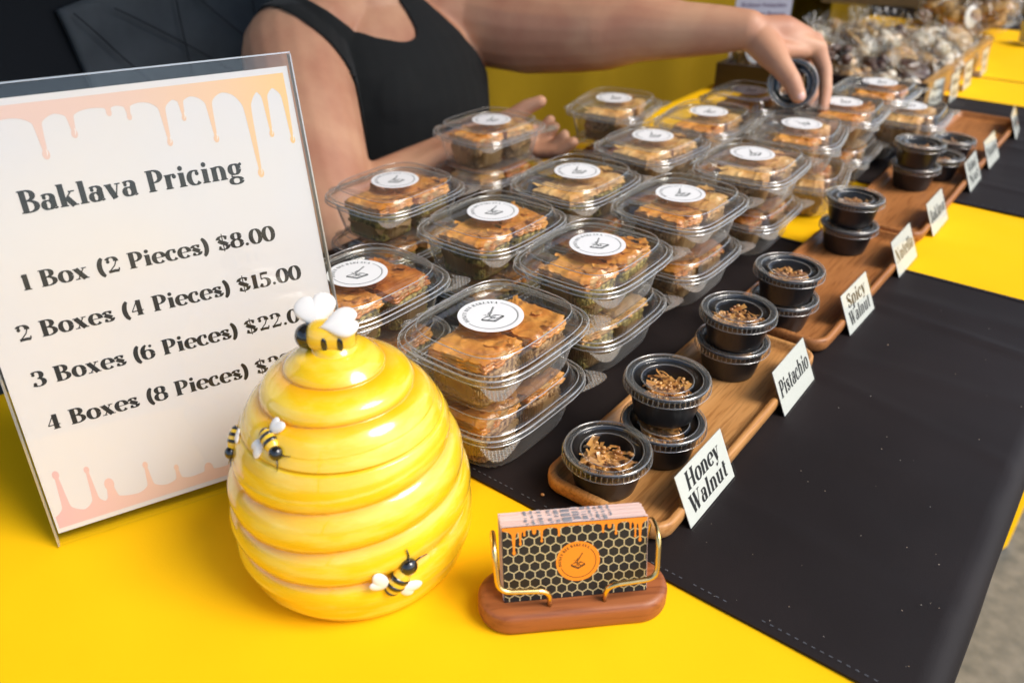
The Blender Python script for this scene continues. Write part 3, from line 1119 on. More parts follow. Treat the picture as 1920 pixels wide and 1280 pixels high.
def sample_cup(label, loc, rz, fk, flabel, rx=0, ry=0, contents=True):
    t = thing("sample_cup", label, "sample cup", loc, rz, "black lidded sample cups", rx, ry)
    t.scale = (.965, .965, 1)
    put("cup_body", CUP, t)
    put("lid", CUPL, t, (0, 0, .0305))
    put("edge_highlight", CUPR, t, (0, 0, .0305))
    put("moulded_ribs", CUPB, t, (0, 0, .0305), kind="stuff")
    if contents:
        M = Matrix.Translation(loc) @ Matrix.Rotation(rz, 4, 'Z') @ Matrix.Rotation(ry, 4, 'Y') @ Matrix.Rotation(rx, 4, 'X')
        o = put("baklava_sample", FLK[fk])
        o.matrix_world = M @ Matrix.Translation((0, 0, .0035)) @ Matrix.Diagonal((1.15, 1.15, 1.05, 1))
        o.scale = (1.2, 1.2, 1.06)
        o.location = (M @ Matrix.Translation((0, 0, .0035))).to_translation()
        tag(o, flabel, "pastry sample", "pastry samples inside the cups")
    return t


TZ = 3.2 + 5.9
CUPS = [
    (-231, 408, 0, "single sample cup at the near end of the first tray", 0),
    (-216, 464, 0, "bottom cup of the stack beside the single near cup", 1),
    (-220, 471, 1, "top cup of the stack beside the single near cup", 1),
    (-226, 607, 0, "bottom cup of the stack opposite the Pistachio sign", 2),
    (-223, 602, 1, "top cup of the stack opposite the Pistachio sign", 3),
    (-222, 715, 0, "bottom cup at the near end of the second tray", 0),
    (-220, 708, 1, "top cup at the near end of the second tray", 2),
    (-232, 932, 0, "bottom cup at the far end of the second tray", 1),
    (-232, 931, 1, "top cup at the far end of the second tray", 2),
    (-229, 1195, 0, "bottom cup of the tall pair on the third tray", 3),
    (-229, 1188, 1, "top cup of the tall pair on the third tray", 0),
    (-213, 1258, 0, "low cup just behind the pair on the third tray", 2),
    (-218, 1352, 0, "cup standing alone at the start of the empty last tray", 1),
]
for (a, b, lev, lab, fk) in CUPS:
    fl = "pastry sample inside the " + lab
    sample_cup(lab, V(a, b, TZ + 33.0 * lev), rng.uniform(0, 6), fk, fl)

# ------------------------------------------------------------------ little signs


def small_sign(a, b, words, label, w=73, h=43, lean=25, yaw=0, loc=None, txt=True, sz=1.0):
    t = thing("flavour_sign", label, "sign", loc or V(a, b, 1.9), R(90 + yaw), "small flavour signs in acrylic holders")
    # local x runs along the sign, the face looks to local -y
    ln_ = R(lean)
    Y = Vector((0, math.sin(ln_), math.cos(ln_)))
    Nn = Vector((0, -math.cos(ln_), math.sin(ln_)))

    def P(x, y, n):
        return Vector((x, 0, .4)) + Y * y + Nn * n

    def slab(x0, x1, y0, y1, n0, n1):
        mb = MB()
        mb.box(x0, x1, y0, y1, n0, n1)
        mb.v = [tuple(P(*q)) for q in mb.v]
        return mb
    put("paper_card", slab(-w / 2 + 1, w / 2 - 1, .8, h - 1, -.3, .3).me("paper_card", SIGNP, False), t)
    put("acrylic_front", slab(-w / 2, w / 2, 0, h, .9, 2.0).me("acrylic_front", ACR, False), t)
    put("acrylic_back", slab(-w / 2, w / 2, h * .35, h, -1.9, -.9).me("acrylic_back", ACR, False), t)
    put("acrylic_foot", MB().box(-w / 2, w / 2, 1, 26, .1, 1.2).me("acrylic_foot", ACR, False), t)
    if txt:
        mb = MB()
        if len(words) == 2:
            text_line(mb, words[0], 0, 50 * sz * w / 72, h * .57, 0, size=19.5 * w / 72, center=0, slant=.08)
            text_line(mb, words[1], 0, 57 * sz * w / 72, h * .17, 0, size=19.5 * w / 72, center=0, slant=.08)
        else:
            text_line(mb, words[0], 0, 63 * sz * w / 72, h * .36, 0, size=21 * w / 72, center=0, slant=.08)
        mb.v = [tuple(P(x, y, .42)) for x, y, z in mb.v]
        put("lettering", mb.me("lettering", INK, False), t)
    return t


SIGNS = [(445, ["Honey", "Walnut"], "white sign reading Honey Walnut beside the first tray", 0),
         (613, ["Pistachio"], "white sign reading Pistachio at the end of the first tray", 1),
         (781, ["Spicy", "Walnut"], "white sign reading Spicy Walnut beside the second tray", -1),
         (942, ["Nutella"], "sign standing where black runner meets yellow strip", 0),
         (1085, ["Vanilla"], "sign on the yellow strip beside the third tray", 0),
         (1277, ["Walnut", "Nut"], "sign at the far runner's near edge beside the third tray", 1),
         (1398, ["Pecan"], "sign beside the near half of the last empty tray", 0),
         (1580, ["Plain"], "farthest sign of the tray row, at the last tray's end", 6)]
for k, (b, wd, lab, yaw) in enumerate(SIGNS):
    wd = [w_ for w_ in wd]
    if k >= 4:
        wd = [["Baklava"], ["Walnut", "Nut"], ["Pistachio"], ["Walnut"]][k - 4]
    small_sign(-160, b, wd, lab, yaw=yaw)

# ------------------------------------------------------------------ price sign
BLp = Vector((-496.5, 129))
yaw = R(67.5)
ps = thing("price_sign", "tall white price sheet reading Baklava Pricing in an upright acrylic holder", "sign", V(BLp.x, BLp.y, 1.2), yaw)
lean = R(12.2)
YY = Vector((0, math.sin(lean), math.cos(lean)))
NN = Vector((0, -math.cos(lean), math.sin(lean)))


def PS(x, y, n):
    return Vector((x, 0, 1)) + YY * y + NN * n


def ps_put(name, mb, m_, smooth=False, **k):
    mb.v = [tuple(PS(*q)) for q in mb.v]
    return put(name, mb.me(name, m_, smooth), ps, **k)


ps_put("acrylic_front", MB().box(0, 220, 0, 298, 1.6, 3.4), ACR)
ps_put("acrylic_back", MB().box(0, 220, 30, 298, -3.4, -1.6), ACR)
for x0, x1, y0, y1 in ((-.6, 220.6, 298.4, 299.4), (-.9, .1, 0, 298), (219.9, 220.9, 0, 298)):
    ps_put("edge_glint", MB().box(x0, x1, y0, y1, -3.6, 3.6), RIMP)  # added pale strips standing for reflections along the acrylic edges
put("acrylic_foot", MB().box(0, 220, 2, 90, .2, 2.4).me("acrylic_foot", ACR, False), ps)
ps_put("printed_sheet", MB().box(1.5, 217.5, 8, 290.5, -.25, .25), PAPER)
mb = MB()
text_line(mb, "Baklava Pricing", 39, 175, 223, .4, size=19.5)
rows = [("1 Box (2 Pieces) $8.00", 27, 187, 176.5), ("2 Boxes (4 Pieces) $15.00", 15.5, 199.5, 145), ("3 Boxes (6 Pieces) $22.00", 15.5, 201, 113.6), ("4 Boxes (8 Pieces) $28.00", 15.5, 202, 82.2)]
for s, x0, x1, y in rows:
    text_line(mb, s, x0, x1, y, .4, size=15.2)
ps_put("lettering", mb, INK)


def drips(mb, x0, x1, ytop, base, dl, flip=1, z=.36, step=.45):
    n = int((x1 - x0) / step)
    v, f = [], []
    for i in range(n + 1):
        x = x0 + (x1 - x0) * i / n
        y = base
        for (dx, tip, w) in dl:
            d = abs(x - dx) / w
            L = abs(base - tip)
            val = L * (math.exp(-(d / .55) ** 4) * .9 + .35 * math.exp(-(d / 1.5) ** 1.3)) / 1.25
            if flip > 0:
                y = min(y, base - val)
            else:
                y = max(y, base + val)
        if flip > 0:
            y = min(y, ytop)
        v += [(x, ytop, z), (x, y, z)]
    for i in range(n):
        f.append((2 * i, 2 * i + 1, 2 * i + 3, 2 * i + 2))
    mb.add(v, f)
    for (dx, tip, w) in dl:
        r = w * .62
        cy_ = tip + flip * (r * .8)
        c = [(dx + r * math.cos(t * math.pi / 8), cy_ + 1.5 * r * math.sin(t * math.pi / 8), z + .03) for t in range(16)]
        mb.add(c, [tuple(range(16))])


def grad_mat(name, stops, axis=0, scale=1.0, off=0.0):
    m, n, l = new_mat(name)
    tc = n.new("ShaderNodeTexCoord")
    sx = n.new("ShaderNodeSeparateXYZ")
    l.new(tc.outputs["Object"], sx.inputs[0])
    ma = n.new("ShaderNodeMath")
    ma.operation = 'MULTIPLY_ADD'
    ma.inputs[1].default_value = scale
    ma.inputs[2].default_value = off
    l.new(sx.outputs[axis], ma.inputs[0])
    r = n.new("ShaderNodeValToRGB")
    el = r.color_ramp.elements
    el[0].position, el[0].color = stops[0][0], (*stops[0][1], 1)
    el[1].position, el[1].color = stops[-1][0], (*stops[-1][1], 1)
    for p_, c in stops[1:-1]:
        e = el.new(p_)
        e.color = (*c, 1)
    l.new(ma.outputs[0], r.inputs[0])
    l.new(r.outputs[0], n["Principled BSDF"].inputs["Base Color"])
    n["Principled BSDF"].inputs["Roughness"].default_value = .4
    return m


DRIP = grad_mat("printed_honey_gradient", [(0, (.76, .53, .48)), (.5, (.77, .53, .43)), (.8, (.82, .53, .32)), (1, (.86, .54, .22))], 0, 1 / .217)
DRIPB = grad_mat("printed_pink_gradient", [(0, (.72, .44, .46)), (.4, (.80, .56, .46)), (1, (.82, .54, .44))], 0, 1 / .217)
mb = MB()
drips(mb, 3, 214, 286.5, 279, [(12, 268, 4), (32, 262, 4), (61.5, 254, 3.4), (79.9, 264, 3), (102, 274, 2.6), (113, 270, 2.4), (133, 251, 2.8), (145, 265, 2.2), (162, 249, 2.8), (186, 222, 3.4), (198.6, 247, 2.6), (212, 241, 2.8)])
ps_put("printed_honey_drips", mb, DRIP)
mb = MB()
drips(mb, 3, 214, 11.5, 19, [(11, 52, 3.4), (29.4, 49, 2.8), (40, 35, 5), (65, 40, 2.8), (84, 31, 2.6), (105, 24, 5), (128, 44, 3), (150, 33, 3), (171, 46, 3), (195, 30, 4)], -1)
ps_put("printed_pink_drips", mb, DRIPB)
mb = MB()
for (dx, tip) in ((61.5, 254), (133, 251), (162, 249), (186, 222), (198.6, 247), (212, 241), (79.9, 264), (145, 265)):
    for k in range(2):
        pts = [(dx + .9 * math.cos(R(t)), tip + 3.0 + 2.2 * math.sin(R(t))) for t in range(-100, 60, 20)]
    v = []
    for i, (x, y) in enumerate(pts):
        v += [(x - .18, y, .46), (x + .18, y, .46)]
    mb.add(v, [(2 * i, 2 * i + 1, 2 * i + 3, 2 * i + 2) for i in range(len(pts) - 1)])
ps_put("printed_highlights", mb, WHITE)

# ------------------------------------------------------------------ beehive jar
HC = (-336, 259)
jar = thing("beehive_jar", "glossy yellow ceramic beehive cookie jar with a white-winged bee knob", "jar", V(*HC, 1.2), R(0))
m, n, l = new_mat("yellow_hive_glaze")
p = n["Principled BSDF"]
tc = n.new("ShaderNodeTexCoord")
mp = n.new("ShaderNodeMapping")
mp.inputs["Scale"].default_value = (1, 1, 5)
l.new(tc.outputs["Object"], mp.inputs[0])
t_ = n.new("ShaderNodeTexNoise")
t_.inputs["Scale"].default_value = 26
t_.inputs["Detail"].default_value = 6
t_.inputs["Roughness"].default_value = .6
l.new(mp.outputs[0], t_.inputs[0])
r_ = n.new("ShaderNodeValToRGB")
r_.color_ramp.elements[0].position, r_.color_ramp.elements[0].color = .32, (.93, .545, .008, 1)
r_.color_ramp.elements[1].position, r_.color_ramp.elements[1].color = .62, (.94, .655, .075, 1)
e_ = r_.color_ramp.elements.new(.48)
e_.color = (.93, .585, .018, 1)
l.new(t_.outputs[0], r_.inputs[0])
at = n.new("ShaderNodeAttribute")
at.attribute_name = "glaze_pool"
mx = n.new("ShaderNodeMix")
mx.data_type = 'RGBA'
l.new(at.outputs["Fac"], mx.inputs[0])
l.new(r_.outputs[0], mx.inputs[6])
mx.inputs[7].default_value = (.90, .36, .003, 1)
l.new(mx.outputs[2], p.inputs["Base Color"])
p.inputs["Roughness"].default_value = .22
p.inputs["Coat Weight"].default_value = 1
p.inputs["Coat Roughness"].default_value = .04
p.inputs["Subsurface Weight"].default_value = .0
bb = n.new("ShaderNodeBump")
bb.inputs["Strength"].default_value = .12
bb.inputs["Distance"].default_value = .0012
l.new(t_.outputs[0], bb.inputs["Height"])
l.new(bb.outputs[0], p.inputs["Normal"])
HIVE = m


def env_r(z):
    """outline radius of the jar at height z"""
    pts = [(0, 67.5), (8, 72.5), (24, 77.3), (48, 78), (70, 75.5), (90, 70.5), (104, 65.5), (118, 58.5), (130, 50.5), (140, 42), (149, 31.5), (155, 22), (158, 13)]
    for (z0, r0), (z1, r1) in zip(pts, pts[1:]):
        if z <= z1:
            return r0 + (r1 - r0) * (z - z0) / (z1 - z0)
    return 12


def hive_part(name, z0, z1, grooves, top_close, tiltamp=1.2, slope=5.5):
    N, K = 128, 110
    rings, pool = [], []
    for k in range(K + 1):
        z = z0 + (z1 - z0) * k / K
        q = []
        for i in range(N):
            t = 2 * math.pi * i / N
            # coils wander a little, as on hand-shaped ware
            ze = z + (tiltamp * math.sin(t + z * .05) + .6 * math.sin(2 * t + z * .09) - slope * math.cos(t - R(50))) * min(1, (z - z0) / 8) * min(1, (z1 - z) / 8)
            d = min(abs(ze - g) for g in grooves)
            nb = sorted(grooves, key=lambda g: abs(g - ze))[:2]
            span = min(34, max(6, abs(nb[0] - nb[1]))) if len(nb) > 1 else 14
            bul = math.sin(math.pi * min(.5, d / span)) ** .62
            r = env_r(z) - 4.2 + 5.2 * bul
            q.append((r * math.cos(t), r * math.sin(t), z))
            pool.append(max(0, 1 - d / 4.5) ** 1.2 * .8)
        rings.append(q)
    mb = MB()
    mb.rings(rings, True, top_close)
    me = mb.me(name, HIVE)
    a_ = me.attributes.new("glaze_pool", 'FLOAT', 'POINT')
    a_.data.foreach_set("value", pool[:len(me.vertices)])
    return me


put("jar_body", hive_part("jar_body", 0, 111.5, [-22, 40, 65, 89, 132], True), jar)
lid = put("jar_lid", hive_part("jar_lid", 113.4, 158, [92, 131.5, 147.5, 168], True, slope=2.0), jar)


def bee(parent, loc, M3, s=1.0, label=None):
    """small relief bee lying on the glaze: local x along the body (head +x), z off the wall"""
    def tr(me):
        me.transform(Matrix.Translation(Vector(loc) * .001) @ (M3.to_4x4() @ Matrix.Scale(s, 4)))
        return me
    b = put("bee_relief", tr(MB().ball((0, 0, 1.0), (9.5, 5.2, 4.2), 20, 12).me("bee_relief", GLAZE_Y)), parent)
    for x in (-7.6, -3.0, 1.8):
        k = math.sqrt(max(.05, 1 - (x / 9.5) ** 2))
        rs = []
        for dx in (-1.15, 0, 1.15):
            kk = math.sqrt(max(.03, 1 - ((x + dx) / 9.5) ** 2))
            rs.append([(x + dx, 5.5 * kk * math.cos(2 * math.pi * j / 16), 1.0 + 4.5 * kk * math.sin(2 * math.pi * j / 16)) for j in range(16)])
        put("stripe", tr(MB().rings(rs, True, True).me("stripe", GLAZE_K)), b)
    put("head", tr(MB().ball((9.5, 0, 1.5), (4.6, 4.6, 4.0), 16, 10).me("head", GLAZE_K)), b)
    for sy in (-1, 1):
        mb = MB()
        rz = Matrix.Rotation(R(62 * sy), 3, 'Z')
        mb.ball((-1 - 1.2, sy * 9.6, .9), (6.6, 3.6, 1.4), 16, 8, rz)
        rz = Matrix.Rotation(R(112 * sy), 3, 'Z')
        mb.ball((-4.5, sy * 8.6, .8), (5.6, 3.4, 1.3), 16, 8, rz)
        put("wing", tr(mb.me("wing", GLAZE_W)), b)
        put("antenna", tr(MB().tube([(11.5, sy * 1.8, .8), (15, sy * 3.4, .6), (18, sy * 6.6, .3)], [.55, .45, .3], 6).me("antenna", GLAZE_K)), b)
    return b


def on_hive(az, z, roll):
    """frame on the jar wall at azimuth az (deg), height z; roll = heading of the bee, 0 = level"""
    r = env_r(z) - .2
    dr = (env_r(z + 3) - env_r(z - 3)) / 6
    rad = Vector((math.cos(R(az)), math.sin(R(az)), 0))
    upv = Vector((rad.x * dr, rad.y * dr, 1)).normalized()
    side = Vector((-rad.y, rad.x, 0))
    nrm = side.cross(upv).normalized()
    xd = side * math.cos(R(roll)) + upv * math.sin(R(roll))
    yd = nrm.cross(xd)
    M3 = Matrix((xd, yd, nrm)).transposed()
    return (rad.x * r, rad.y * r, z), M3


AZC = math.degrees(math.atan2(-HC[1], -HC[0]))  # azimuth from the jar towards the camera
for (daz, z, roll) in ((14, 37, 52),):
    p_, M3 = on_hive(AZC + daz, z, roll)
    bee(jar, p_, M3, 1.2)
p_, M3 = on_hive(AZC - 50, 123, -28)
bee(lid, p_, M3, .95)
p_, M3 = on_hive(AZC - 88, 104, -60)
bee(jar, p_, M3, .9)

# knob bee: barrel body lying level, head to the viewer's left
kx = Vector((-.80, -.60, 0)).normalized()          # from tail to head
ky = Vector((-kx.y, kx.x, 0))
KM = Matrix((kx, ky, Vector((0, 0, 1)))).transposed()
KO = Vector((0, 0, 166))


def kb(mb):
    mb.v = [tuple(KO + KM @ Vector(q)) for q in mb.v]
    return mb


rs = []
for k in range(13):
    x = -13 + 27 * k / 12
    rr_ = 10.2 * (1 - abs((x - 1) / 16) ** 3.2) ** .5 if abs((x - 1) / 16) < 1 else .4
    rs.append([(x, rr_ * math.cos(2 * math.pi * j / 24), rr_ * math.sin(2 * math.pi * j / 24)) for j in range(24)])
kn = put("bee_knob", kb(MB().rings(rs, True, True)).me("bee_knob", GLAZE_Y), lid)
put("knob_neck", MB().rings(lathe([(17, 155), (13, 158.5), (11.5, 162)], 32), True, True).me("knob_neck", HIVE), lid)
put("knob_head", kb(MB().ball((15.5, 0, -.5), (7.2, 7.6, 7.8), 20, 14)).me("knob_head", GLAZE_K), lid)
for x in (-6, 3.2):
    for sy in (-1, 1):
        mb = MB()
        rr_ = 10.2 * (1 - abs((x - 1) / 16) ** 3.2) ** .5
        mb.ball((x, sy * (rr_ - .25), -.5), (1.9, .9, 4.6), 12, 8)
        put("knob_stripe", kb(mb).me("knob_stripe", GLAZE_K), lid)


def heart(k, th_, n=56):
    """rounded heart plate: point at the origin, lobes towards +y"""
    o = []
    for q in range(n):
        t = 2 * math.pi * q / n
        x = 16 * math.sin(t) ** 3
        y = 13 * math.cos(t) - 3.2 * math.cos(2 * t) - 1.4 * math.cos(3 * t) - .7 * math.cos(4 * t)
        o.append((x * k, (y + 17) * k))
    cy_ = 16 * k
    rings = []
    for u in (.02, .3, .6, .8, .92, .98, 1.0):
        rings.append([(x * u, cy_ + (y - cy_) * u, th_ * math.sqrt(max(0, 1 - u ** 3))) for x, y in o])
    for u in (.98, .92, .8, .5, .02):
        rings.append([(x * u, cy_ + (y - cy_) * u, -th_ * .8 * math.sqrt(max(0, 1 - u ** 3))) for x, y in o])
    return MB().rings(rings, True, True)


vc = Vector((.69, -.53, .495)).normalized()
rv = Vector((.788, .616, 0))
uv = vc.cross(rv).normalized()
for near in (True, False):
    mb = heart(1.0, 2.4)
    if near:
        yd = (rv * .97 + uv * .22).normalized()
        nd_ = (vc + uv * .35 - rv * .1).normalized()
        sx_, sy_, root = .58, .90, KO + vc * 9 + uv * 4 - rv * 10
    else:
        yd = (uv * .96 - rv * .22 - vc * .1).normalized()
        nd_ = (vc + uv * .1 - rv * .25).normalized()
        sx_, sy_, root = .80, .86, KO + vc * 1 + uv * 1 - rv * 7
    xd = yd.cross(nd_).normalized()
    nd_ = xd.cross(yd)
    mb.v = [tuple(root + xd * q[0] * sx_ + yd * q[1] * sy_ + nd_ * q[2]) for q in mb.v]
    put("knob_wing", mb.me("knob_wing", GLAZE_W), lid)

# ------------------------------------------------------------------ business card holder
CD = (Vector((-150, 332)) - Vector((-216, 267))).normalized()
cyaw = math.atan2(CD.y, CD.x)
CO = Vector((-183.5, 299.0))
nrm2 = Vector((-CD.y, CD.x))                 # away from the camera
HB = CO + nrm2 * 9
hold = thing("card_holder", "oval red-brown wooden card holder with bent gold wire arms", "card holder", V(HB.x, HB.y, 1.2), cyaw)
rs = []
for ins, z in ((2.2, 0), (.6, .8), (0, 3), (0, 11.5), (.8, 13.6), (2.6, 15.0), (5, 15.4)):
    rs.append(rrect(60 - ins, 21.5 - ins, 21 - ins, z, 12))
put("wooden_base", MB().rings(rs, True, True).me("wooden_base", MAHOG), hold)


def smooth_path(pts, rad=6, n=5):
    out = [Vector(pts[0])]
    for a, b, c in zip(pts, pts[1:], pts[2:]):
        a, b, c = Vector(a), Vector(b), Vector(c)
        d1, d2 = (a - b), (c - b)
        r = min(rad, d1.length * .48, d2.length * .48)
        p0, p1 = b + d1.normalized() * r, b + d2.normalized() * r
        for i in range(n + 1):
            t = i / n
            out.append(p0 * (1 - t) ** 2 + b * 2 * t * (1 - t) + p1 * t * t)
    out.append(Vector(pts[-1]))
    return out


for s in (-1, 1):
    path = [(s * 17, -13.5, 13), (s * 17.5, -14.5, 29), (s * 48.5, -14.0, 31), (s * 50, -5, 57), (s * 49.5, 13, 57), (s * 47, 13.5, 13)]
    put("gold_wire_arm", MB().tube(smooth_path(path, 7.5), 1.75, 10).me("gold_wire_arm", GOLD), hold)

cards = thing("business_cards", "stack of black honeycomb business cards with an orange round logo", "business cards", V(CO.x, CO.y, 16.9), cyaw)
cl = R(15)
CY = Vector((0, math.sin(cl), math.cos(cl)))
CN = Vector((0, -math.cos(cl), math.sin(cl)))


def cput(name, mb, m_, **k):
    mb.v = [tuple(Vector((0, 0, 0)) + Vector((1, 0, 0)) * x + CY * y + CN * z) for x, y, z in mb.v]
    return put(name, mb.me(name, m_, False), cards, **k)


cput("front_card", MB().box(-44.5, 44.5, 0, 51, -.4, 0), INK)
mb = MB()
q = -1.0
while q > -17.5:
    j, jj = rng.uniform(-.7, .7), rng.uniform(-.6, .5)
    mb.box(-44.5 + j, 44.5 + j, .6, 51 + jj, q - .42, q)
    q -= .5
CEDGE = mat("pink_card_edges", (.88, .70, .63), .6, (.78, .56, .48), 400, stretch=(.02, 1, 1))
cput("card_stack", mb, CEDGE, kind="stuff")
mb = MB()
for x, w in ((-29, 1.6), (-25, 1.2), (-20, 2.4), (-14, 2), (-9.5, 2.4), (-4, 5.5), (2, 4), (7, 3), (11, 1.6), (15, 1.4), (19, 2.0), (23, 1.2)):
    for q in range(0, 34):
        if rng.random() < .42:
            j = rng.uniform(-.5, .5)
            mb.box(x - w / 2 + j, x + w / 2 + j, 51.2, 51.65, -1.5 - q * .5, -1.15 - q * .5)
cput("dark_card_edges", mb, mat("grey_card_edges", (.30, .31, .34), .6), kind="stuff")
# honeycomb lines
mb = MB()
Rh = 3.75
hw = Rh * math.sqrt(3)
seen = set()
for r_i in range(-1, 11):
    for c_i in range(-1, 16):
        cx_ = -44.5 + c_i * hw + (hw / 2 if r_i % 2 else 0)
        cy_ = r_i * Rh * 1.5 + 1
        for k in range(6):
            a0, a1 = R(90 + 60 * k), R(150 + 60 * k)
            p0 = [cx_ + Rh * math.cos(a0), cy_ + Rh * math.sin(a0)]
            p1 = [cx_ + Rh * math.cos(a1), cy_ + Rh * math.sin(a1)]
            key = (round((p0[0] + p1[0]) * 5), round((p0[1] + p1[1]) * 5))
            if key in seen:
                continue
            seen.add(key)

            def inside(p_):
                return -44.3 <= p_[0] <= 44.3 and .2 <= p_[1] <= 50.8
            if not inside(p0) and not inside(p1):
                continue
            for A_, B_ in ((p0, p1), (p1, p0)):
                if not inside(A_):
                    for it in range(12):
                        A_[0] += (B_[0] - A_[0]) * .12
                        A_[1] += (B_[1] - A_[1]) * .12
                        if inside(A_):
                            break
            dx, dy = p1[0] - p0[0], p1[1] - p0[1]
            L = math.hypot(dx, dy) or 1
            ox, oy = -dy / L * .33, dx / L * .33
            mb.add([(p0[0] + ox, p0[1] + oy, .06), (p0[0] - ox, p0[1] - oy, .06), (p1[0] - ox, p1[1] - oy, .06), (p1[0] + ox, p1[1] + oy, .06)], [(0, 1, 2, 3)])
cput("printed_honeycomb", mb, mat("gold_ink", (.62, .50, .26), .45))
ORG = mat("orange_ink", (.90, .27, .015), .45)
mb = MB()
mb.add([(1.5 + 13.6 * math.cos(2 * math.pi * i / 48), 24.5 + 13.6 * math.sin(2 * math.pi * i / 48), .12) for i in range(48)], [tuple(range(48))])
cput("printed_orange_disc", mb, ORG)
mb = MB()
drips(mb, -44.4, 44.4, 50.9, 49.0, [(-37.5, 33, 1.7), (-33.5, 39, 1.3), (-31, 45, 1.2), (-20.5, 40, 1.2), (-10, 43, 1.2), (-25, 46, 2), (17, 43, 1.3), (25, 41, 1.3), (21, 46, 2), (34, 44, 1), (37, 38, 1.2), (40, 35, 1.6)], 1, .16, .3)
cput("printed_honey_drips", mb, ORG)
mb = MB()
text_arc(mb, "HONEY BEE BAKLAVA", 10.4, 195, 50, 2.5, 0)
ring_geo(mb, 10.9, 11.25, 46, -160, 0)
emblem(mb, 9.2, 0)
mb.v = [(x + 1.5, y + 24.5, .2) for x, y, z in mb.v]
cput("printed_logo", mb, INK)

# ------------------------------------------------------------------ crate of cookie bags
CA0, CA1, CB0, CB1 = -700, -326, 1590, 2150
cr = thing("wooden_crate", "long shallow wooden crate heaped with cellophane cookie bags", "crate", V(0, 0, 2))
hh = 50


def wall_box(p0, p1, th, h0, h1, m_, name):
    d = Vector((p1[0] - p0[0], p1[1] - p0[1]))
    d.normalize()
    q = Vector((-d.y, d.x)) * th
    v = []
    for z in (h0, h1):
        v += [(p0[0], p0[1], z), (p1[0], p1[1], z), (p1[0] + q.x, p1[1] + q.y, z), (p0[0] + q.x, p0[1] + q.y, z)]
    me = mesh(name, v, [(0, 3, 2, 1), (4, 5, 6, 7), (0, 1, 5, 4), (1, 2, 6, 5), (2, 3, 7, 6), (3, 0, 4, 7)], m_, False)
    return put(name, me, cr)


c00, c10, c11, c01 = (CA0, CB0 - 40), (CA1, CB0 + 25), (CA1, CB1 + 20), (CA0, CB1 - 10)
wall_box(c00, c10, 12, 0, hh, CRATE_SHADE, "end_board")
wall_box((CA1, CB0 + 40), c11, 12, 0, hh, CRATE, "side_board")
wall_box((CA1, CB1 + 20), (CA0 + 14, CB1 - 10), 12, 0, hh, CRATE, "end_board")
wall_box((CA0, CB1 - 24), (CA0, CB0 - 26), 12, 0, hh, CRATE_SHADE, "side_board")
wall_box((CA0 + 15, CB0 + 5), (CA1 - 15, CB0 + 60), 480, 1, 6, CRATE, "bottom_board")


def bag_variant(seed, content):
    r_ = random.Random(seed)
    mb = MB()
    if content == 'disc':
        for k in range(3):
            M3 = Matrix.Rotation(r_.uniform(-.3, .3), 3, 'X')
            mb.ball((r_.uniform(-6, 6), r_.uniform(-6, 6), 12 + 10 * k), (34, 34, 7), 20, 8, M3)
    else:
        for k in range(24):
            mb.ball((r_.uniform(-29, 29), r_.uniform(-22, 22), r_.uniform(6, 38)), (r_.uniform(11, 17), r_.uniform(10, 15), r_.uniform(8, 13)), 10, 6, Matrix.Rotation(r_.uniform(0, 3), 3, 'Z'))
    fm = MB()
    rs = []
    for i in range(15):
        t = i / 14
        z = -2 + 92 * t
        w = (1 - max(0, (t - .42) / .34)) if t < .70 else .2 + (t - .70) * 1.9
        w = max(.18, min(1, w)) if t < .7 else w
        ring = []
        for j in range(40):
            u = 2 * math.pi * j / 40
            k = 1 + .3 * nz(math.cos(u) * 3, math.sin(u) * 3 + seed, t * 6) + .22 * abs(nz(math.cos(u) * 6, seed + math.sin(u) * 6, t * 9))
            zz = z + 8 * nz(u, seed, t * 2) * t
            ring.append((44 * w * k * math.cos(u), 36 * w * k * math.sin(u), zz))
        rs.append(ring)
    fm.rings(rs, True)
    return mb, fm


CONT = {'choc': mat("chocolate_cookie", (.05, .018, .009), .4, (.10, .035, .015), 60, bump=.6),
        'oat': mat("oat_cookie", (.66, .42, .18), .7, (.40, .20, .07), 120, bump=1, bscale=150, bdist=.003),
        'white': mat("sugared_cookie", (.86, .82, .72), .6, (.60, .42, .26), 70, bump=.8),
        'granola': mat("granola", (.60, .36, .10), .7, (.20, .09, .03), 150, bump=1, bscale=180, bdist=.003)}
BAGV = []
for k, (c, s) in enumerate((('lump', 3), ('disc', 8), ('lump', 15), ('disc', 22))):
    a_, b_ = bag_variant(s, c)
    BAGV.append((a_, b_.me("cellophane_wrapper", FILM, False)))
BAGC = {}


def cookie_bag(loc, rot, var, cont, label, cat="cookie bag", lab_on=False, s=1.0, grp="cellophane cookie bags heaped in the crate"):
    t = thing("cookie_bag", label, cat, loc, rot[2], grp, rot[0], rot[1])
    t.scale = (s, s, s)
    key = (var, cont)
    if key not in BAGC:
        BAGC[key] = BAGV[var][0].me("cookies", CONT[cont])
    put("cookies", BAGC[key], t)
    put("cellophane_wrapper", BAGV[var][1], t)
    if lab_on:
        mb = MB()
        mb.add([(20 * math.cos(2 * math.pi * i / 24), 12 * math.sin(2 * math.pi * i / 24), 0) for i in range(24)], [tuple(range(24))])
        o = put("oval_label", mb.me("oval_label", WHITE, False), t, (.034, 0, .034), (R(0), R(62), 0))
        sol = o.modifiers.new("thickness", 'SOLIDIFY')
        sol.thickness = .0006
    return t


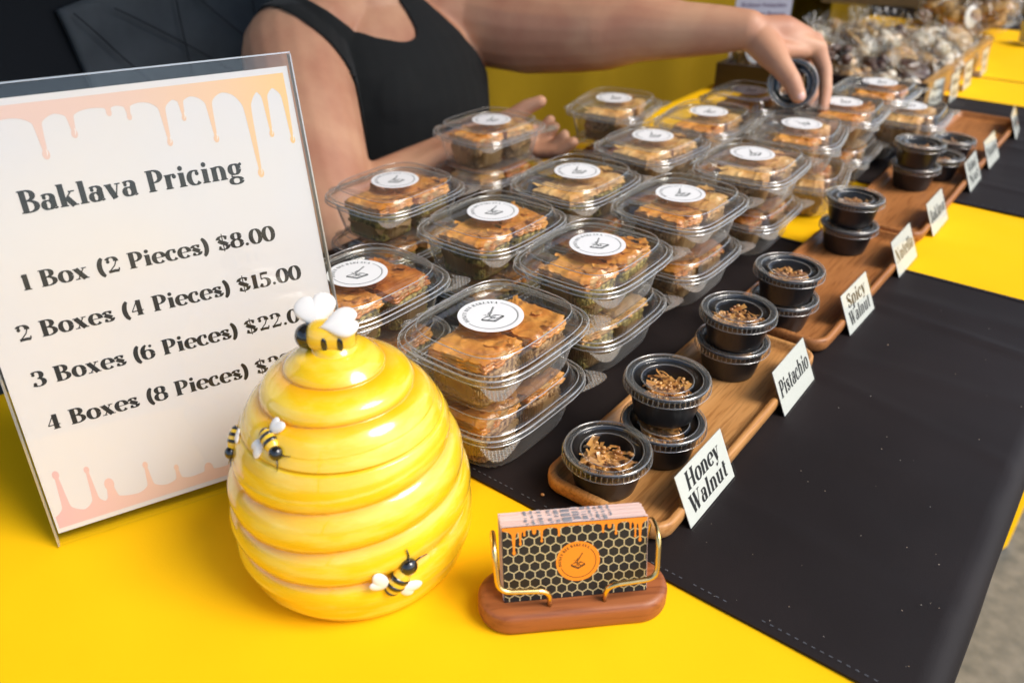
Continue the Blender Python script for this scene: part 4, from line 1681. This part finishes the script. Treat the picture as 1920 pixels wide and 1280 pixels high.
ORD = ["first", "second", "third", "fourth", "fifth", "sixth"]
conts = ['granola', 'white', 'choc', 'oat', 'granola', 'choc', 'white', 'oat', 'choc', 'white', 'granola']
kb_ = 0
for r_i in range(6):
    for c_i in range(5):
        a = CA0 + 45 + c_i * 71 + rng.uniform(-10, 10)
        b = CB0 + 36 + r_i * 90 + rng.uniform(-14, 14) + c_i * 5
        edge_bag = c_i == 4
        cont = conts[kb_ % 11] if not (edge_bag and r_i == 1) else 'choc'
        z = 12 + rng.uniform(0, 12) + (8 if 0 < c_i < 4 else 0) + (22 if r_i == 0 and c_i < 3 else 0)
        if edge_bag:
            lab = ["cookie bag at the crate's near right corner", "dark chocolate cookie bag under a white oval label, right crate edge", "cookie bag third from the near corner on the right crate edge",
                   "granola bag with oval label halfway along the right crate edge", "cookie bag next to last on the right crate edge", "cookie bag at the crate's far right corner"][r_i]
            cookie_bag(V(a - 14, b, z), (R(rng.uniform(-15, 15)), R(rng.uniform(20, 35)), R(rng.uniform(-20, 20))), [0, 1, 2, 0, 2, 1][r_i], ['white', 'choc', 'oat', 'granola', 'granola', 'oat'][r_i], lab, lab_on=True)
        else:
            cookie_bag(V(a, b, z), (R(rng.uniform(-40, 40)), R(rng.uniform(-35, 35)), R(rng.uniform(0, 360))), rng.randrange(4), cont,
                       f"cookie bag in the crate, {ORD[r_i]} row from its near end, {ORD[c_i]} from the seller's side", lab_on=(kb_ % 4 == 0), s=rng.uniform(.78, .98))
        kb_ += 1
for k in range(5):
    a = CA0 + 90 + k * 60
    cookie_bag(V(a, 1800 + 50 * (k % 3), 34 + 6 * (k % 2)), (R(rng.uniform(-60, 60)), R(rng.uniform(-50, 50)), R(rng.uniform(0, 360))), k % 4, ['white', 'granola', 'white', 'oat', 'white'][k],
               f"cookie bag lying on top of the crate's heap, {ORD[k]} from the seller's side", lab_on=k % 2 == 0)
# bags beyond the crate
for k, (a, b, z) in enumerate(((-470, 2480, 6), (-400, 2520, 20), (-540, 2560, 8), (-440, 2590, 40), (-400, 2640, 8))):
    cookie_bag(V(a, b, z), (R(rng.uniform(-20, 20)), R(rng.uniform(-20, 20)), R(rng.uniform(0, 360))), k % 4, 'granola', ["granola bag beyond the crate, lowest towards the seller's side", "granola bag beyond the crate, nearest its far right corner", "granola bag at the back left of the pile beyond the crate",
                "granola bag resting on top of the pile beyond the crate", "rightmost granola bag on the far black runner"][k], lab_on=True, s=1.4, grp="granola bags beyond the crate")
# little signs along the crate and beyond
for (a, b, w, h, yaw, lab) in ((-318, 1690, 60, 46, -10, "first small sign leaning on the crate's right side, near corner"), (-300, 1745, 62, 52, 0, "whitest small sign standing out from the crate's right side"),
                               (-302, 1862, 62, 52, 0, "small sign at the middle of the crate's right side"), (-302, 2010, 66, 52, 2, "small sign on yellow cloth, farthest along the crate's side"),
                               (-288, 2410, 70, 52, 40, "lone small sign on yellow cloth at the right picture edge")):
    small_sign(a, b, ["Walnut", "Nut"], lab, w, h, 8, yaw, loc=V(a, b, 2.6))

# kraft box and paper notice behind the crate
kb2 = thing("cardboard_box", "plain brown cardboard carton on the far table behind the crate of cookie bags", "box", V(-640, 3000, -740), R(14))
put("carton", MB().box(-330, 260, -200, 200, 744, 1105).me("carton", KRAFT, False), kb2)
put("flap", MB().box(-330, 260, -330, -202, 1098, 1103).me("flap", KRAFT, False), kb2)
nt = thing("paper_notice", "white printed notice in a stand behind the seller's wrist", "notice", V(-742, 1850, 2), R(38))
put("sheet", MB().box(-62, 62, -1, 1, 4, 200).me("sheet", mat("lilac_white_paper", (.60, .58, .66), .6), False), nt)
mb = MB()
for k in range(3):
    text_line(mb, ["Honey Walnut", "Walnut Pistachio", "Baklava Boxes"][k], -50, 50, 130 - 18 * k, 0, size=11)
mb.v = [(x, -1.4, y) for x, y, z in mb.v]
put("lettering", mb.me("lettering", mat("purple_ink", (.15, .08, .16), .6), False), nt)
put("stand", MB().box(-62, 62, -20, 30, 0, 3.5).me("stand", ACR, False), nt)

# ------------------------------------------------------------------ yellow cloth hanging behind the stall
def curt(s, t):
    x = -1120 + 130 * s
    y = 1130 + 2500 * s
    w = 22 * math.sin(s * 46 + .8 * math.sin(s * 9)) + 14 * nz(s * 20, t * 1.5)
    return (x - w, y + w * .3, -738 + 1350 * t)


v, f = grid(160, 20, curt)
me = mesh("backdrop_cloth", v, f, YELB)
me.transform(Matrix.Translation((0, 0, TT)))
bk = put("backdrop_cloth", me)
tag(bk, "dim yellow cloth hanging in soft vertical folds behind the seller's arm", "cloth")
v, f = grid(60, 12, lambda s, t: (-2300 + 12 * math.sin(s * 60), -700 + 5600 * s, -738 + 2100 * t))
me = mesh("tent_wall", v, f, CHAIRB)
me.transform(Matrix.Translation((0, 0, TT)))
put("tent_wall", me, kind="structure")
v, f = grid(60, 12, lambda s, t: (-2300 + 2000 * s, 3700 + 12 * math.sin(s * 50), -738 + 2100 * t))
me = mesh("tent_wall", v, f, CHAIRB)
me.transform(Matrix.Translation((0, 0, TT)))
put("tent_wall", me, kind="structure")

# ------------------------------------------------------------------ camp chair
ch = thing("camp_chair", "black folding camp chair with a slate-grey quilted back panel, behind the seller", "chair", (0, 0, 0))


def chp(b, h, off=0):
    s = (b - 400) / 800
    return (-1125 - 60 * math.sin(math.pi * s) - .12 * h + off, b, h + TT * 1000)


v, f = grid(40, 24, lambda s, t: chp(410 + 790 * s, -240 + 640 * t + 20 * math.sin(math.pi * s)))
o = put("back_fabric", mesh("back_fabric", v, f, CHAIRB), ch)
o.modifiers.new("thickness", 'SOLIDIFY').thickness = .012


def panel(s, t):
    top = 232 + 30 * math.sin(math.pi * min(1, s * 1.2)) - 10 * s
    h = -150 + (top + 150) * t
    b = 530 + 60 * (1 - t) * (1 - s) + (600) * s
    p = chp(b, h, 16 + 4 * nz(s * 8, t * 8))
    return p


v, f = grid(50, 30, panel)
o = put("back_panel", mesh("back_panel", v, f, CHAIRG), ch)
o.modifiers.new("thickness", 'SOLIDIFY').thickness = .01
mb = MB()
for (s0, t0, s1, t1_) in ((.02, .98, .25, .4), (.12, .95, .5, .5), (.30, .99, .22, .3), (.30, .99, .62, .5), (.52, .98, .46, .2), (.52, .98, .8, .4), (.7, .97, .66, .2), (.05, .7, .6, .35)):
    pts = [Vector(panel(s0 + (s1 - s0) * k / 10, t0 + (t1_ - t0) * k / 10)) + Vector((10.5, 0, 0)) for k in range(11)]
    mb.tube(pts, .9, 6)
put("seam", mb.me("seam", CHAIRB), ch, kind="stuff")
put("seat", MB().box(-1110, -640, 560, 1150, 470, 482).me("seat", CHAIRB, False), ch)
for (x, y) in ((-1190, 440), (-1190, 1180), (-650, 570), (-650, 1140)):
    top = 1140 if x < -1000 else 470
    put("leg", MB().tube([(x - (25 if x < -1000 else 0), y, 2), (x - (25 if x < -1000 else 0), y, top)], 11).me("leg", CHAIRB), ch)

# ------------------------------------------------------------------ the seller
per = thing("person", "seller in a black tank top reaching across the boxes with a sample cup", "person", V(-960, 920, -740))
PO = Vector((-960, 920, -740))


def capsule(mb, p0, p1, r0, r1, n=20):
    p0, p1 = Vector(p0), Vector(p1)
    d = p1 - p0
    L = d.length
    d.normalize()
    up = d.orthogonal().normalized()
    sd_ = d.cross(up)
    rings = []
    for k in range(6):
        t = math.pi / 2 * (1 - k / 5)
        rings.append((p0 - d * r0 * math.sin(t), max(.02, r0 * math.cos(t))))
    for k in range(6):
        t = math.pi / 2 * k / 5
        rings.append((p1 + d * r1 * math.sin(t), max(.02, r1 * math.cos(t))))
    mb.rings([[c + (up * math.cos(2 * math.pi * j / n) + sd_ * math.sin(2 * math.pi * j / n)) * r for j in range(n)] for c, r in rings], True, True)


def chain(mb, pts):
    for (p0, r0), (p1, r1) in zip(pts, pts[1:]):
        capsule(mb, p0, p1, r0, r1)


def remesh(mb, name, m_, voxel, smooth=6, decimate=None):
    me = mb.me(name, m_)
    ob = bpy.data.objects.new(name, me)
    COL.objects.link(ob)
    md = ob.modifiers.new("r", 'REMESH')
    md.mode = 'VOXEL'
    md.voxel_size = voxel * .001
    md.use_smooth_shade = True
    sm = ob.modifiers.new("s", 'SMOOTH')
    sm.factor = .5
    sm.iterations = smooth
    dg = bpy.context.evaluated_depsgraph_get()
    out = bpy.data.meshes.new_from_object(ob.evaluated_get(dg))
    bpy.data.objects.remove(ob)
    bpy.data.meshes.remove(me)
    out.name = name
    out.materials.clear()
    out.materials.append(m_)
    out.polygons.foreach_set("use_smooth", [True] * len(out.polygons))
    return out


body = MB()
# trunk
tr = [(-330, -960, 920, 120, 180), (-250, -960, 920, 150, 195), (-150, -955, 920, 150, 190), (-50, -955, 920, 138, 172), (30, -952, 920, 128, 166), (90, -955, 920, 126, 168),
      (135, -962, 920, 118, 168), (168, -970, 920, 104, 160), (195, -978, 918, 82, 135), (215, -984, 915, 64, 95), (235, -986, 915, 56, 66)]
body.rings([[(ca + ra * math.cos(2 * math.pi * j / 40), cb + rb * math.sin(2 * math.pi * j / 40), h) for j in range(40)] for (h, ca, cb, ra, rb) in tr], True, True)
# neck, head
chain(body, [((-988, 915, 200), 60), ((-975, 915, 300), 54)])
body.ball((-955, 915, 400), (95, 76, 112), 28, 18)
body.ball((-905, 915, 350), (50, 46, 52), 20, 12)
capsule(body, (-868, 915, 400), (-852, 915, 372), 10, 14)
for s in (-1, 1):
    body.ball((-955, 915 + s * 77, 392), (16, 8, 30), 12, 8)
    capsule(body, (-985, 915 + s * 60, 205), (-965, 915 + s * 130, 190), 48, 52)
    body.ball((-890, 915 + s * 50, 90), (50, 75, 70), 20, 12)
# right arm (nearer the camera): upper arm hangs, forearm rises behind the back row of boxes
chain(body, [((-985, 790, 172), 66), ((-975, 752, 160), 74), ((-900, 700, 95), 72), ((-800, 640, 10), 60), ((-775, 625, -18), 53)])
chain(body, [((-785, 622, -22), 52), ((-790, 700, 2), 50), ((-782, 790, 18), 42), ((-765, 860, 40), 31), ((-745, 904, 56), 25)])
# left arm (reaching)
chain(body, [((-960, 1040, 178), 72), ((-920, 1079, 176), 75), ((-820, 1092, 168), 70), ((-735, 1104, 172), 62), ((-690, 1110, 176), 58)])
chain(body, [((-690, 1110, 176), 58), ((-640, 1120, 184), 50), ((-569, 1131, 187), 39), ((-515, 1140, 192), 33), ((-478, 1145, 196), 27)])
# left hand closing on a cup
Lw = (-478, 1145, 196)
K = {'i': [(-394, 1199, 172), (-377, 1197, 146), (-366, 1183, 121), (-359, 1166, 99)],
     'm': [(-408, 1222, 176), (-394, 1233, 144), (-390, 1214, 116), (-391, 1193, 99)],
     'r': [(-428, 1238, 178), (-418, 1250, 145), (-411, 1234, 115), (-408, 1212, 101)],
     'p': [(-447, 1246, 178), (-442, 1258, 148), (-434, 1248, 122), (-428, 1229, 106)]}
for key, rr3 in (('i', (13, 10.5, 9.3, 7.8)), ('m', (13, 10.5, 9.5, 8)), ('r', (12, 10, 9, 7.6)), ('p', (11, 9, 8, 7))):
    pts = K[key]
    chain(body, list(zip(pts, rr3)))
    capsule(body, Lw if key != 'i' else (-474, 1143, 194), pts[0], 21, rr3[0] + 1.5)
capsule(body, (-440, 1190, 182), (-415, 1205, 176), 17, 15)
capsule(body, (-440, 1190, 176), (-410, 1185, 170), 16, 12)
chain(body, [((-462, 1150, 186), 24), ((-436, 1135, 172), 21), ((-411, 1118, 160), 15.5), ((-390, 1108, 146), 12.8), ((-376, 1104, 129), 10.6)])
chain(body, [((-465, 1155, 190), 25), ((-440, 1180, 190), 25), ((-418, 1200, 182), 19)])
capsule(body, (-440, 1165, 176), (-412, 1180, 168), 19, 12)
capsule(body, (-439, 1132, 176), (-404, 1180, 170), 15, 10)
# right hand, open behind the back row box
chain(body, [((-745, 904, 56), 25), ((-722, 916, 54), 22), ((-700, 926, 50), 19)])
capsule(body, (-735, 912, 66), (-700, 930, 58), 20, 16)
chain(body, [((-735, 915, 70), 17), ((-722, 927, 80), 13.5), ((-706, 938, 94), 11.5), ((-687, 946, 104), 9.0)])
for q0, q1, q2, q3 in (((-702, 922, 46), (-676, 930, 42), (-656, 934, 48), (-640, 940, 66)), ((-704, 930, 54), (-684, 940, 52), (-672, 946, 58), (-664, 950, 70)),
                       ((-700, 918, 40), (-668, 924, 38), (-640, 929, 44), (-622, 936, 60)), ((-706, 936, 58), (-692, 948, 60), (-684, 954, 66), (-678, 958, 76))):
    chain(body, [(q0, 12), (q1, 10), (q2, 9.2), (q3, 8)])
body.v = [tuple(Vector(q) - PO) for q in body.v]
bme = remesh(body, "body", SKIN, 3.0, 7)
bob = put("body", bme, per)

# tank top cut from the body surface, lifted off the skin
poly = [(757, 262), (757, 244), (769, 229), (784, 214), (800, 201), (818, 190), (838, 180), (858, 174), (875, 172), (890, 175), (900, 184), (906, 198), (908, 215), (908, 262), (952, 262), (960, 220), (993, 160), (1034, 112), (1075, 85), (1140, 60), (1140, -330), (640, -330), (640, 20), (700, 55), (745, 95), (764, 130), (763, 153), (747, 191), (718, 236), (700, 262)]


def in_poly(x, y):
    c = False
    j = len(poly) - 1
    for i in range(len(poly)):
        xi, yi = poly[i]
        xj, yj = poly[j]
        if (yi > y) != (yj > y) and x < (xj - xi) * (y - yi) / (yj - yi) + xi:
            c = not c
        j = i
    return c


nv = len(bme.vertices)
co = np.empty(nv * 3, np.float32)
no = np.empty(nv * 3, np.float32)
bme.vertices.foreach_get("co", co)
bme.vertices.foreach_get("normal", no)
co = co.reshape(-1, 3)
no = no.reshape(-1, 3)
W = co * 1000 + np.array(PO)
keep = np.zeros(nv, bool)
for i in range(nv):
    a, b, h = W[i]
    if -1120 < a < -815 and h < 262 and 640 < b < 1140:
        if h < 120 and b < 745 and a > -960 + (b - 700) * .4 and h > -200:     # hanging arm
            continue
        if b < 700 and a > -940:
            continue
        keep[i] = in_poly(b, h)
bm = bmesh.new()
bm.from_mesh(bme)
bm.verts.ensure_lookup_table()
bmesh.ops.delete(bm, geom=[bm.verts[i] for i in range(nv) if not keep[i]], context='VERTS')
for it in range(10):
    bd = [v_ for v_ in bm.verts if v_.is_boundary]
    newp = []
    for v_ in bd:
        nb = [e.other_vert(v_) for e in v_.link_edges if e.is_boundary]
        newp.append((v_, sum((x.co for x in nb), Vector()) / len(nb) if nb else v_.co.copy()))
    for v_, c in newp:
        v_.co = v_.co.lerp(c, .6)
bm.normal_update()
for v_ in bm.verts:
    v_.co += v_.normal * .0042
tme = bpy.data.meshes.new("tank_top")
bm.to_mesh(tme)
bm.free()
tme.materials.append(TANK)
tme.polygons.foreach_set("use_smooth", [True] * len(tme.polygons))
o = put("tank_top", tme, per)
sl = o.modifiers.new("thickness", 'SOLIDIFY')
sl.thickness = .0022
# hair, trousers, shoes
hb = MB()
hb.ball((-972, 915, 425), (98, 88, 105), 28, 18)
for s in (-1, 1):
    capsule(hb, (-1000, 915 + s * 55, 400), (-1035, 915 + s * 40, 250), 45, 30)
hb.v = [tuple(Vector(q) - PO) for q in hb.v]
put("hair", remesh(hb, "hair", HAIR, 8, 3), per)
tb_ = MB()
for s in (-1, 1):
    chain(tb_, [((-960, 920 + s * 90, -215), 105), ((-720, 920 + s * 110, -195), 88), ((-500, 920 + s * 110, -215), 68)])
    chain(tb_, [((-500, 920 + s * 110, -215), 68), ((-470, 920 + s * 110, -480), 58), ((-490, 920 + s * 110, -675), 46)])
tb_.v = [tuple(Vector(q) - PO) for q in tb_.v]
put("trousers", remesh(tb_, "trousers", DENIM, 10, 4), per)
for s in (-1, 1):
    sh = MB()
    capsule(sh, (-500, 920 + s * 110, -705), (-390, 920 + s * 112, -712), 34, 27)
    sh.v = [tuple(Vector(q) - PO) for q in sh.v]
    put("shoe", sh.me("shoe", CHAIRB), per)
# thumbnail of the reaching hand
th = Vector((-376, 1104, 129)) - PO
mb = MB()
nd = Vector((.62, -.62, .35)).normalized()
dd = Vector((.35, -.05, -.95)).normalized()
sd_ = nd.cross(dd).normalized()
dd = sd_.cross(nd)
M3 = Matrix((sd_, dd, nd)).transposed()
mb.ball(th + nd * 7.0 + dd * 1.0, (6.0, 7.0, 3.2), 14, 8, M3)
put("thumbnail", mb.me("thumbnail", mat("fingernail", (.72, .42, .34), .25, coat=.4)), per)

# the cup in the reaching hand, lid turned to the camera
cz = (Vector((-402, 1140, 138)) - Vector((-403, 1172, 130))).normalized()
view = Vector((.53, -.70, .40)).normalized()
cz = (view + Vector((-.25, -.1, -.12))).normalized()
qt = cz.to_track_quat('Z', 'Y').to_euler()
ctr = Vector((-401, 1146, 133))
loc = ctr - cz * 30
M = Matrix.Translation(V(*loc)) @ qt.to_matrix().to_4x4()
t = thing("sample_cup", "black sample cup held sideways between the seller's thumb and fingers", "sample cup", V(*loc), 0, "black lidded sample cups")
t.rotation_euler = qt
put("cup_body", CUP, t)
put("lid", CUPL, t, (0, 0, .0305))
put("edge_highlight", CUPR, t, (0, 0, .0305))
put("moulded_ribs", CUPB, t, (0, 0, .0305), kind="stuff")
o = put("baklava_sample", FLK[1])
o.rotation_euler = qt
o.location = (M @ Matrix.Translation((0, 0, .0035))).to_translation()
tag(o, "pastry sample inside the cup held in the seller's hand", "pastry sample", "pastry samples inside the cups")
